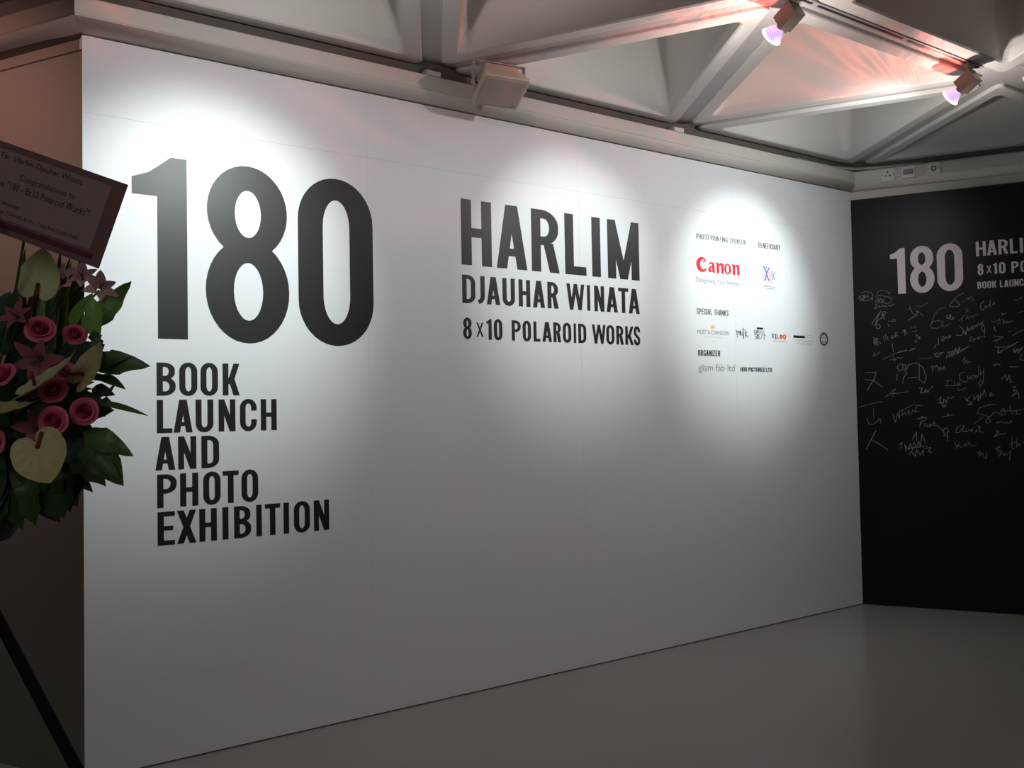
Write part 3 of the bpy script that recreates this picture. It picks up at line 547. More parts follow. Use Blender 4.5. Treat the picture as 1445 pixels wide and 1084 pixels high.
SIGS = [[[(0.047,2.346),(0.033,2.332),(0.042,2.312),(0.074,2.302),(0.112,2.309),(0.135,2.325),(0.138,2.347),(0.118,2.366),(0.081,2.374),(0.052,2.363)],[(0.047,2.346),(0.054,2.323),(0.067,2.312),(0.073,2.342),(0.061,2.343),(0.078,2.349),(0.077,2.322),(0.089,2.343),(0.091,2.321)],[(0.103,2.35),(0.105,2.327)],[(0.126,2.326),(0.137,2.305),(0.125,2.308)]],[[(0.168,2.345),(0.173,2.365),(0.201,2.377),(0.233,2.368),(0.255,2.344),(0.258,2.361)],[(0.163,2.34),(0.2,2.335),(0.236,2.323),(0.263,2.316)],[(0.163,2.335),(0.167,2.31),(0.18,2.284),(0.171,2.28),(0.155,2.291),(0.162,2.301)],[(0.177,2.322),(0.178,2.292),(0.195,2.316),(0.199,2.286),(0.213,2.307),(0.217,2.282)],[(0.216,2.272),(0.239,2.271),(0.262,2.279),(0.268,2.303),(0.254,2.317)],[(0.189,2.279),(0.208,2.285)]],[[(0.159,2.276),(0.153,2.239),(0.144,2.24),(0.165,2.241)],[(0.163,2.246),(0.175,2.26),(0.183,2.244),(0.198,2.256),(0.225,2.252),(0.227,2.237)],[(0.239,2.251),(0.248,2.258),(0.257,2.25),(0.266,2.259),(0.289,2.26)]],[[(0.194,2.221),(0.173,2.196),(0.125,2.126),(0.132,2.128)],[(0.204,2.179),(0.196,2.194),(0.201,2.209),(0.219,2.212),(0.226,2.2),(0.214,2.19),(0.2,2.194)],[(0.207,2.188),(0.215,2.153)],[(0.204,2.174),(0.162,2.142),(0.15,2.112),(0.156,2.087),(0.174,2.084),(0.184,2.1),(0.175,2.121),(0.143,2.115)],[(0.177,2.195),(0.15,2.127)]],[[(0.24,2.139),(0.263,2.135),(0.29,2.136),(0.288,2.151),(0.272,2.152),(0.27,2.138)],[(0.237,2.115),(0.245,2.097)]],[[(0.38,2.207),(0.394,2.238),(0.4,2.206),(0.417,2.18),(0.435,2.174),(0.444,2.188),(0.431,2.204),(0.449,2.198),(0.464,2.182),(0.483,2.161)],[(0.373,2.134),(0.437,2.172)],[(0.434,2.238),(0.45,2.239),(0.459,2.231),(0.49,2.244)],[(0.495,2.248),(0.517,2.259)]],[[(0.129,2.024),(0.153,1.998)],[(0.128,1.994),(0.167,2.007)],[(0.142,2.013),(0.143,1.964)],[(0.154,2.018),(0.157,1.958)],[(0.13,1.979),(0.171,1.987)],[(0.138,1.961),(0.148,1.971)],[(0.166,1.965),(0.159,1.973)],[(0.176,1.984),(0.185,1.969)]],[[(0.2,2.03),(0.208,1.995)],[(0.208,2.0),(0.208,1.99)],[(0.214,2.032),(0.228,2.036)],[(0.216,2.019),(0.234,2.021),(0.231,2.004),(0.24,1.994)],[(0.219,2.034),(0.22,2.0)]],[[(0.269,2.029),(0.257,2.017),(0.263,2.007),(0.275,2.016),(0.269,2.029)],[(0.283,2.053),(0.286,2.011)],[(0.287,2.031),(0.301,2.052)],[(0.289,2.03),(0.307,2.022)]],[[(0.33,2.05),(0.337,2.048)],[(0.337,2.062),(0.36,2.061)],[(0.347,2.072),(0.352,2.027)],[(0.36,2.066),(0.348,2.042)],[(0.357,2.051),(0.368,2.034)]],[[(0.397,2.091),(0.397,2.071)],[(0.41,2.092),(0.41,2.073)],[(0.424,2.092),(0.424,2.072)],[(0.4,2.051),(0.438,2.054)]],[[(0.421,2.026),(0.43,2.03),(0.435,2.018),(0.423,2.014)],[(0.444,2.017),(0.441,1.998),(0.454,1.992),(0.45,2.012)],[(0.417,1.967),(0.425,1.984),(0.429,1.969)]],[[(0.262,1.973),(0.269,1.903)],[(0.278,1.891),(0.324,1.908),(0.364,1.914)],[(0.38,1.911),(0.401,1.924),(0.423,1.926)]],[[(0.138,1.906),(0.123,1.877),(0.155,1.89),(0.174,1.909)]],[[(0.191,1.851),(0.283,1.894),(0.365,1.91)],[(0.379,1.909),(0.419,1.919)],[(0.269,1.875),(0.273,1.835),(0.296,1.864),(0.309,1.854),(0.337,1.862)],[(0.236,1.842),(0.282,1.85)]],[[(0.318,1.819),(0.289,1.786),(0.307,1.756),(0.334,1.774),(0.326,1.809),(0.353,1.803),(0.343,1.764)],[(0.36,1.744),(0.332,1.706),(0.326,1.662)],[(0.288,1.737),(0.288,1.688)],[(0.443,1.809),(0.439,1.692),(0.473,1.662),(0.488,1.71),(0.468,1.779),(0.425,1.815),(0.371,1.802),(0.342,1.744)],[(0.359,1.705),(0.431,1.707)]],[[(0.068,1.754),(0.142,1.757),(0.132,1.712),(0.073,1.615)],[(0.067,1.704),(0.122,1.693),(0.185,1.641)]],[[(0.444,1.848),(0.532,1.849)],[(0.542,1.878),(0.603,1.885),(0.567,1.853),(0.55,1.873)],[(0.628,1.85),(0.638,1.888),(0.664,1.887),(0.663,1.848),(0.69,1.9),(0.698,1.866),(0.712,1.913),(0.707,1.875),(0.776,1.92)]],[[(0.238,1.6),(0.276,1.629),(0.256,1.59),(0.256,1.561)],[(0.201,1.567),(0.238,1.591),(0.302,1.594),(0.36,1.602)]],[[(0.014,1.492),(0.089,1.515),(0.182,1.533)],[(0.118,1.485),(0.116,1.41)],[(0.068,1.411),(0.08,1.366),(0.112,1.361),(0.16,1.405),(0.168,1.36)]],[[(0.13,1.316),(0.056,1.173)],[(0.091,1.247),(0.145,1.217),(0.208,1.168)]],[[(0.53,1.786),(0.533,1.747)],[(0.521,1.782),(0.565,1.79),(0.538,1.771)],[(0.569,1.751),(0.569,1.78),(0.582,1.755),(0.587,1.779),(0.599,1.755),(0.609,1.783),(0.617,1.754)]],[[(0.731,1.817),(0.749,1.845),(0.743,1.797),(0.761,1.825),(0.764,1.796),(0.773,1.81),(0.79,1.805)]],[[(0.928,1.79),(0.94,1.77),(0.945,1.789),(0.974,1.778)],[(1.031,1.762),(1.093,1.76)]],[[(0.745,1.74),(0.711,1.722),(0.709,1.684),(0.743,1.659),(0.76,1.672)],[(0.774,1.71),(0.757,1.701),(0.765,1.682),(0.778,1.7),(0.782,1.681)],[(0.79,1.681),(0.791,1.71),(0.804,1.709),(0.807,1.685)],[(0.829,1.703),(0.812,1.709),(0.816,1.69),(0.834,1.708),(0.836,1.774)],[(0.847,1.746),(0.846,1.712),(0.864,1.735)],[(0.869,1.754),(0.862,1.66),(0.84,1.627),(0.832,1.651),(0.854,1.679)]],[[(0.614,1.677),(0.658,1.681)],[(0.609,1.643),(0.622,1.638),(0.717,1.64)],[(0.631,1.677),(0.626,1.643)],[(0.675,1.675),(0.674,1.642)],[(0.691,1.655),(0.709,1.665),(0.691,1.646),(0.717,1.65)],[(0.69,1.617),(0.707,1.602),(0.75,1.62)]],[[(0.437,1.624),(0.459,1.629),(0.445,1.59),(0.471,1.594)],[(0.481,1.618),(0.471,1.594),(0.494,1.599),(0.481,1.618)],[(0.503,1.618),(0.498,1.593)],[(0.512,1.617),(0.53,1.641)]],[[(0.557,1.534),(0.584,1.558),(0.574,1.514),(0.592,1.504),(0.601,1.543),(0.618,1.523),(0.628,1.552),(0.645,1.546),(0.671,1.56)],[(0.587,1.495),(0.613,1.48)],[(0.618,1.504),(0.591,1.48)],[(0.557,1.515),(0.627,1.518)]],[[(0.739,1.549),(0.756,1.52)],[(0.778,1.558),(0.747,1.53),(0.785,1.51),(0.755,1.496),(0.789,1.5)],[(0.799,1.567),(0.798,1.529),(0.825,1.566),(0.824,1.523),(0.842,1.575),(0.841,1.537)],[(0.85,1.556),(0.868,1.603),(0.875,1.555)],[(0.905,1.583),(0.9,1.555),(0.917,1.559),(0.909,1.583)]],[[(0.252,1.433),(0.268,1.374),(0.284,1.442),(0.296,1.403),(0.298,1.462)],[(0.316,1.471),(0.315,1.422),(0.334,1.451),(0.342,1.427)],[(0.351,1.441),(0.369,1.455),(0.356,1.46),(0.36,1.436),(0.378,1.441)],[(0.383,1.441),(0.388,1.47),(0.405,1.445),(0.415,1.498),(0.46,1.498)],[(0.396,1.45),(0.432,1.454)],[(0.307,1.461),(0.407,1.508)]],[[(0.412,1.396),(0.484,1.41)],[(0.43,1.401),(0.448,1.415),(0.483,1.4)]],[[(0.433,1.338),(0.439,1.381),(0.474,1.386)],[(0.438,1.362),(0.46,1.362)],[(0.464,1.337),(0.469,1.362),(0.482,1.361)],[(0.491,1.357),(0.481,1.342),(0.499,1.342),(0.5,1.361)],[(0.508,1.337),(0.508,1.361),(0.525,1.342)],[(0.543,1.361),(0.526,1.375),(0.53,1.346),(0.548,1.351),(0.59,1.303)]],[[(0.59,1.303),(0.595,1.322),(0.617,1.331),(0.624,1.302),(0.602,1.283),(0.59,1.298)],[(0.585,1.274),(0.628,1.269)],[(0.615,1.283),(0.616,1.23)]],[[(0.903,1.498),(0.83,1.471),(0.817,1.433),(0.879,1.413),(0.903,1.375),(0.877,1.357),(0.87,1.385),(0.93,1.441),(0.963,1.426)],[(0.793,1.358),(0.854,1.404)],[(0.932,1.497),(0.89,1.489)],[(0.964,1.45),(0.985,1.468),(0.996,1.43),(0.971,1.412),(0.968,1.445),(1.021,1.449),(1.103,1.452)],[(1.023,1.486),(1.037,1.42)],[(1.046,1.439),(1.071,1.448),(1.062,1.42),(1.095,1.429)]],[[(0.932,1.356),(0.953,1.375),(0.948,1.356),(0.97,1.375),(0.973,1.356)],[(0.982,1.37),(0.99,1.355),(0.998,1.374),(1.01,1.355),(1.032,1.378),(1.031,1.36)]],[[(0.708,1.349),(0.681,1.331),(0.671,1.292),(0.697,1.297),(0.724,1.339)],[(0.725,1.349),(0.719,1.302),(0.732,1.301)],[(0.745,1.32),(0.736,1.301),(0.753,1.301),(0.758,1.32)],[(0.766,1.32),(0.77,1.301),(0.783,1.32),(0.783,1.301)],[(0.809,1.32),(0.8,1.296),(0.825,1.31),(0.835,1.338),(0.818,1.343),(0.829,1.301),(0.854,1.296)]],[[(0.93,1.309),(0.951,1.3),(0.916,1.262),(0.958,1.281),(1.0,1.285)]],[[(0.661,1.226),(0.677,1.178),(0.695,1.225)],[(0.677,1.206),(0.711,1.183)],[(0.72,1.197),(0.738,1.216),(0.724,1.197),(0.741,1.192)],[(0.746,1.197),(0.755,1.225),(0.771,1.197),(0.805,1.206)]],[[(0.807,1.14),(0.825,1.159),(0.82,1.121),(0.837,1.149),(0.845,1.131)],[(0.867,1.159),(0.87,1.131),(0.861,1.107),(0.845,1.116)]],[[(0.922,1.178),(0.956,1.196),(0.93,1.168),(0.967,1.159)],[(0.938,1.149),(0.962,1.149),(0.945,1.121)],[(0.967,1.149),(0.978,1.126),(0.987,1.15)],[(0.991,1.131),(1.02,1.159),(1.01,1.094)]],[[(1.014,1.206),(1.055,1.224)],[(1.032,1.262),(1.029,1.178),(1.046,1.178)],[(1.065,1.261),(1.058,1.187),(1.075,1.215),(1.083,1.192)],[(1.092,1.215),(1.106,1.224)]],[[(0.29,1.207),(0.309,1.227),(0.298,1.178)],[(0.334,1.158),(0.326,1.207),(0.352,1.168),(0.362,1.217),(0.379,1.168),(0.39,1.226),(0.406,1.178),(0.421,1.236),(0.433,1.188),(0.445,1.284),(0.469,1.216)],[(0.351,1.129),(0.37,1.158),(0.395,1.12),(0.406,1.168),(0.431,1.129),(0.45,1.168),(0.453,1.125)],[(0.459,1.178),(0.503,1.187),(0.485,1.159),(0.511,1.149)],[(0.343,1.178),(0.477,1.197)],[(0.381,1.246),(0.41,1.304),(0.407,1.236)]],[[(0.589,1.413),(0.667,1.426)],[(0.615,1.408),(0.624,1.437),(0.637,1.417)]],[[(0.975,1.675),(1.005,1.702),(1.012,1.664),(1.029,1.701),(1.036,1.649),(1.057,1.654)]],[[(1.043,1.617),(1.068,1.621),(1.05,1.588),(1.075,1.592),(1.041,1.551),(1.083,1.578),(1.085,1.531)]],[[(0.945,1.917),(0.97,1.901),(0.96,1.864),(1.002,1.89),(1.078,1.924)],[(1.06,1.883),(1.067,1.859),(1.085,1.886),(1.092,1.858),(1.109,1.89)],[(1.103,1.829),(1.112,1.848),(1.099,1.811),(1.123,1.805)]],[[(0.761,2.305),(0.75,2.313),(0.711,2.292),(0.687,2.268),(0.657,2.227)],[(0.661,2.222),(0.709,2.216),(0.728,2.228),(0.696,2.27)]],[[(0.745,2.248),(0.755,2.255)],[(0.767,2.265),(0.781,2.277),(0.786,2.263),(0.8,2.286),(0.805,2.275),(0.819,2.279)],[(0.804,2.259),(0.816,2.264),(0.818,2.253),(0.806,2.251)]],[[(0.633,2.218),(0.589,2.205),(0.559,2.17),(0.543,2.128),(0.535,2.102),(0.525,2.086),(0.537,2.067),(0.575,2.067),(0.609,2.081),(0.613,2.108),(0.587,2.123),(0.553,2.119),(0.533,2.102)],[(0.6,2.093),(0.619,2.073),(0.638,2.08),(0.658,2.097)]],[[(0.648,2.159),(0.633,2.144),(0.649,2.132),(0.66,2.158),(0.664,2.163),(0.663,2.126),(0.682,2.125),(0.68,2.143),(0.666,2.142)]],[[(0.885,2.246),(0.864,2.224),(0.861,2.193),(0.872,2.179),(0.886,2.191)],[(0.896,2.211),(0.886,2.204),(0.895,2.196),(0.901,2.211)],[(0.905,2.2),(0.912,2.215)],[(0.925,2.251),(0.921,2.204),(0.93,2.206)],[(0.945,2.231),(0.938,2.219),(0.949,2.213),(0.954,2.225),(0.945,2.231)]],[[(0.719,2.075),(0.742,2.047),(0.745,2.021),(0.726,2.003),(0.693,2.01)],[(0.755,2.036),(0.759,2.004),(0.767,2.046),(0.773,2.067),(0.776,2.035),(0.786,2.055),(0.793,2.039),(0.799,2.071),(0.809,2.044),(0.817,2.075),(0.824,2.059),(0.836,2.084),(0.836,2.063)],[(0.846,2.091),(0.848,2.073),(0.865,2.093),(0.863,2.041),(0.881,2.014),(0.884,2.039),(0.869,2.098)]],[[(0.715,2.112),(0.754,2.147),(0.773,2.156)],[(0.734,2.111),(0.744,2.137)],[(0.763,2.12),(0.775,2.143),(0.781,2.124),(0.768,2.13)],[(0.787,2.14),(0.81,2.138),(0.825,2.153),(0.843,2.147)],[(0.76,2.189),(0.774,2.198),(0.769,2.172),(0.783,2.182)]],[[(0.988,2.138),(1.004,2.152),(0.999,2.137),(1.027,2.153)]],[[(0.925,2.1),(0.938,2.086),(0.966,2.097),(0.98,2.112),(0.984,2.081),(0.965,2.076)],[(0.989,2.106),(1.007,2.1),(1.0,2.075),(1.012,2.089)],[(1.011,2.076),(1.021,2.094),(1.027,2.078),(1.034,2.091),(1.038,2.077),(1.052,2.092),(1.068,2.089)]],[[(0.944,2.062),(0.95,2.02)],[(0.935,1.99),(0.963,1.983),(0.999,1.979),(0.962,1.957),(0.934,1.953)],[(0.953,1.963),(0.961,1.947)]],[[(0.578,1.998),(0.576,1.94)],[(0.597,2.002),(0.614,2.004),(0.616,1.975),(0.601,1.97),(0.602,1.991)],[(0.621,1.985),(0.631,2.001),(0.635,1.984)],[(0.64,1.995),(0.655,2.01),(0.645,1.989),(0.664,2.004)],[(0.562,1.946),(0.547,1.92)]],[[(0.782,1.982),(0.801,1.992),(0.781,1.956),(0.819,1.98),(0.814,1.965),(0.843,1.987),(0.837,1.969),(0.857,1.986),(0.884,1.987)],[(0.88,2.008),(0.88,1.988)],[(0.804,1.95),(0.814,1.965)]],[[(0.626,1.847),(0.637,1.884),(0.651,1.883),(0.645,1.851),(0.671,1.898),(0.675,1.871),(0.69,1.913),(0.698,1.876),(0.714,1.922),(0.718,1.891),(0.775,1.919)],[(0.621,1.847),(0.665,1.861),(0.708,1.886)]],[[(0.543,1.872),(0.57,1.887),(0.55,1.866),(0.564,1.85),(0.584,1.875),(0.618,1.89)],[(0.511,1.852),(0.53,1.846)]],[[(0.946,1.909),(1.006,1.906),(1.051,1.917),(1.093,1.94)],[(0.957,1.874),(0.968,1.863),(0.991,1.878)]],[[(1.071,2.233),(1.085,2.245),(1.093,2.234),(1.107,2.249),(1.12,2.243),(1.125,2.26)],[(1.097,2.146),(1.131,2.157)]],[[(1.054,1.981),(1.095,2.007),(1.127,2.021)],[(1.032,2.016),(1.05,2.012)]],[[(1.062,1.893),(1.068,1.859),(1.075,1.885)],[(1.079,1.874),(1.089,1.889),(1.093,1.873)],[(1.098,1.878),(1.109,1.893),(1.107,1.878),(1.123,1.903)]]]
sg = empty('guest_signatures', W2 @ Matrix.Translation((.15, 1.6, .0002)))
tag(sg, 'thin silver handwritten signatures scattered over the black wall under the numerals', 'handwriting')
for g in SIGS:
    A = Acc(); ax, ay = g[0][0]
    w = random.choice((.0030, .0036, .0042))
    for s_ in g:
        pts = [(x-ax, y-ay) for x, y in s_]
        for a, b in zip(pts, pts[1:]): poly_prism(A, [[stroke([a, b], w)]], .0004)
        for p in pts[1:-1]: A.add([(p[0]+w/2*math.cos(R(60*k)), p[1]+w/2*math.sin(R(60*k)), .0005) for k in range(6)], [(0, 1, 2, 3, 4, 5)])
    link('signature', A.mesh('signature'), 'chalk', sg, Matrix.Translation((ax-.15, ay-1.6, 0)))
# ------------------------------------------------------------------ loudspeaker under the ceiling
def speaker():
    yaw, tilt = .446, 1.055
    X = Vector((math.cos(yaw), math.sin(yaw), 0)); Nh = Vector((math.sin(yaw), -math.cos(yaw), 0))
    Nn = Nh*math.cos(tilt) - UP*math.sin(tilt)
    e = empty('loudspeaker', frame(Vector((-.0265, 4.686, 3.168)), X, Nn))
    w, h = .130, .10
    def rr(w, h, r, z, n=4):
        out = []
        for cx, cy, a in ((w-r, h-r, 0), (-w+r, h-r, 90), (-w+r, -h+r, 180), (w-r, -h+r, 270)):
            out += [(cx+r*math.cos(R(a+90*k/n)), cy+r*math.sin(R(a+90*k/n)), z) for k in range(n+1)]
        return out
    def loft(rings, name, m):
        n = len(rings[0]); v = [p for r_ in rings for p in r_]
        f = [(i*n+k, i*n+(k+1) % n, (i+1)*n+(k+1) % n, (i+1)*n+k) for i in range(len(rings)-1) for k in range(n)]
        f += [tuple(range(n))[::-1], tuple((len(rings)-1)*n+k for k in range(n))]
        return link(name, mesh(name, v, f), m, e)
    loft([rr(.085, .058, .012, -.140), rr(.095, .068, .014, -.132), rr(.120, .088, .014, -.055), rr(.122, .090, .014, -.050), rr(.124, .092, .014, -.046), rr(.132, .098, .014, -.020), rr(w, h, .014, -.016), rr(w, h, .014, -.004), rr(w-.004, h-.004, .012, 0)], 'cabinet', 'speaker')
    loft([rr(w-.012, h-.012, .010, -.001), rr(w-.012, h-.012, .010, .002), rr(w-.018, h-.018, .009, .005)], 'grille', 'grille')
    bd = link('badge', Acc().box(w-.045, w-.022, -h+.018, -h+.038, .004, .0062).mesh('badge'), 'bracket', e)
    link('badge_mark', poly_prism(Acc(), [[stroke([(0, 0), (.008, .014), (.016, 0)], .0025)], [stroke([(.003, .005), (.018, .012)], .0022)]], .0006).mesh('badge_mark'), 'steel', bd, Matrix.Translation((w-.043, -h+.021, .0063)))
    r3 = e.matrix_world.to_3x3().transposed(); ul = r3 @ UP; pl = ul.cross(Vector((1, 0, 0))).normalized()
    def slab(c0, a, b, c):
        v = [c0 + a*i + b*j + c*k for k in (-.5, .5) for j in (-.5, .5) for i in (-.5, .5)]
        return v, [(0, 2, 3, 1), (4, 5, 7, 6), (0, 1, 5, 4), (2, 6, 7, 3), (0, 4, 6, 2), (1, 3, 7, 5)]
    piv = Vector((0, 0, -.055)); hz = (e.matrix_world @ piv).z; ln = H - .006 - hz
    br = empty('bracket'); br.parent = e
    for sx in (-1, 1):
        link('arm', Acc().add(*slab(piv + Vector((sx*.1455, 0, 0)) + ul*(ln/2-.012), Vector((.003, 0, 0)), pl*.034, ul*(ln+.024))).mesh('arm'), 'bracket', br)
        link('knob', Acc().lathe([(.013, 0), (.013, .008), (.008, .011)], 14).mesh('knob'), 'bracket', br, Matrix.Translation(piv + Vector((sx*.147, 0, 0))) @ Matrix.Rotation(R(90*sx), 4, 'Y'))
        link('pivot_pin', Acc().lathe([(.006, -.020), (.006, 0)], 8).mesh('pivot_pin'), 'steel', br, Matrix.Translation(piv + Vector((sx*.145, 0, 0))) @ Matrix.Rotation(R(90*sx), 4, 'Y'))
    link('top_bar', Acc().add(*slab(piv + ul*(ln-.0015), Vector((.294, 0, 0)), pl*.034, ul*.003)).mesh('top_bar'), 'bracket', br)
    p = piv + ul*(ln-.03) + Vector((.02, 0, 0)); link('bolt', Acc().tube([p, p + ul*.036], .0055, 8).mesh('bolt'), 'steel', br)
    tag(e, 'cream loudspeaker on a bracket tilted down above the white wall', 'speaker')
speaker()

# ------------------------------------------------------------------ plates on the cornice of the black wall
PF = lambda s, z: W2 @ Matrix.Translation((s, z, .070))
def plate(s0, s1, z0, z1, label, kind):
    w, h = s1-s0, z1-z0
    e = empty('wall_socket' if kind == 'socket' else ('switch_plate' if kind == 'text' else 'release_button'), PF(s0+w/2, z0+h/2))
    link('plate', Acc().box(-w/2, w/2, -h/2, h/2, 0, .010, b=.003).mesh('plate'), 'plate', e)
    if kind == 'socket':
        for sx, sy, bw, bh in ((0, .020, .0035, .008), (-.014, -.008, .008, .0035), (.014, -.008, .008, .0035)):
            link('socket_hole', Acc().box(sx-bw, sx+bw, sy-bh, sy+bh, .0098, .0106).mesh('socket_hole'), 'slot', e)
        link('switch', Acc().box(-.006, .006, -.040, -.026, .009, .015, b=.002).mesh('switch'), 'plate', e)
    if kind == 'text':
        link('label_block', Acc().box(-.034, .034, -.020, .020, .010, .0112).mesh('label_block'), 'greyprint', e)
    if kind == 'button':
        link('button', Acc().lathe([(.020, .009), (.020, .016), (.016, .020)], 20).mesh('button'), 'green', e)
        link('button_centre', Acc().lathe([(.008, .018), (.007, .022)], 14).mesh('button_centre'), 'plate', e)
    for sx in (-1, 1):
        link('screw', Acc().lathe([(.004, .0095), (.004, .011)], 8).mesh('screw'), 'steel', e, Matrix.Translation((sx*(w/2-.010), 0, 0)))
    tag(e, label, 'socket' if kind == 'socket' else ('plate' if kind == 'text' else 'button'))
plate(.225, .318, 3.183, 3.276, 'white power socket plate on cornice above black wall, nearest the corner', 'socket')
plate(.368, .460, 3.188, 3.278, 'white plate with a grey printed block, between socket and green button', 'text')
plate(.536, .630, 3.190, 3.281, 'white plate with a round green button on the black wall cornice', 'button')
# conduits and pipe stubs lying behind the cornice
def pipe(pts, r, label, m='bracket'):
    o = pts[0]; t = Acc().tube([Vector(p)-o for p in pts], r, 8)
    x = link('conduit', t.mesh('conduit', True), m, None, Matrix.Translation(o)); tag(x, label, 'pipe')
pipe([w1(4.75, .030, 3.296), w1(5.15, .032, 3.296), w1(5.28, .060, 3.297), mitre(P1*0+P2, N, M, .085)+UP*3.300, w2(.20, .050, 3.298), w2(.50, .030, 3.297)], .011, 'grey conduit bending round the corner on top of the cornice')
pipe([w2(.34, .020, 3.292), w2(1.2, .020, 3.294), w2(4.6, .020, 3.294)], .009, 'thin grey conduit along the cornice top above black wall', 'joint')
for u_, l in ((1.70, 'small cream junction box on cornice left of the loudspeaker'), (3.52, 'small cream junction box on cornice at the middle of white wall')):
    e = empty('junction_box', W1 @ Matrix.Translation((u_, 3.285, .030)))
    link('box', Acc().box(-.045, .045, 0, .034, -.03, .028, b=.004).mesh('box'), 'paint', e)
    link('lid', Acc().box(-.040, .040, .004, .030, .028, .032, b=.001).mesh('lid'), 'plate', e)
    tag(e, l, 'junction box')

# ------------------------------------------------------------------ lighting track and spotlights
TN = LAT*math.sqrt(3)/2
tr = empty('lighting_track', W1 @ Matrix.Translation((0.2, H, TN)))
# local: x along wall, y up, z away from the wall
link('rail', Acc().box(0, 4.02, -.004, .036, .012, .050).mesh('rail'), 'track', tr)
for a, b in ((.02, 2.56), (2.60, 3.28), (3.32, 4.00)):
    link('slot', Acc().box(a, b, -.0052, -.0035, .024, .038).mesh('slot'), 'slot', tr)
tag(tr, 'long ceiling lighting track with a black slot, parallel to the white wall', 'track')
t2 = empty('lighting_track', W1 @ Matrix.Translation((-2.6, H, 0)))  # added track that carries the unseen lamp for the left wall
link('rail', Acc().box(0, 1.6, -.004, .036, .012, .050).mesh('rail'), 'track', t2)  # rail of the added track
link('slot', Acc().box(.02, 1.58, -.0052, -.0035, .024, .038).mesh('slot'), 'slot', t2)  # slot of the added track
tag(t2, 'added short ceiling track carrying the unseen left wall spotlight', 'track')

LAMP_LABELS = ['spotlight on the track outside the frame, lighting the giant numerals', 'left glowing spotlight hanging near the top edge of the frame', 'right glowing spotlight at the end of the track near the corner', 'added unseen spotlight on the short track, tinting the left wall']
def facet_light(l, smooth, streaks):
    # the facets of the dichroic reflector break the stray light into streaks
    l.use_nodes = True; nt = l.node_tree; em = nt.nodes['Emission']
    fo = nt.nodes.new('ShaderNodeLightFalloff'); fo.inputs['Strength'].default_value = 1.0; fo.inputs['Smooth'].default_value = smooth
    out = fo.outputs['Quadratic']
    if streaks:
        tc = nt.nodes.new('ShaderNodeTexCoord'); mp = nt.nodes.new('ShaderNodeMapping'); mp.inputs['Scale'].default_value = (2.0, 9.0, 1.5)
        nz = nt.nodes.new('ShaderNodeTexNoise'); nz.inputs['Scale'].default_value = 2.6; nz.inputs['Detail'].default_value = 3
        mr = nt.nodes.new('ShaderNodeMapRange'); mr.inputs['From Min'].default_value = .40; mr.inputs['From Max'].default_value = .66; mr.inputs['To Min'].default_value = .25; mr.inputs['To Max'].default_value = 2.2
        mu = nt.nodes.new('ShaderNodeMath'); mu.operation = 'MULTIPLY'
        nt.links.new(tc.outputs['Normal'], mp.inputs['Vector']); nt.links.new(mp.outputs['Vector'], nz.inputs['Vector']); nt.links.new(nz.outputs['Fac'], mr.inputs['Value'])
        nt.links.new(mr.outputs['Result'], mu.inputs[0]); nt.links.new(out, mu.inputs[1]); out = mu.outputs[0]
    nt.links.new(out, em.inputs['Strength'])
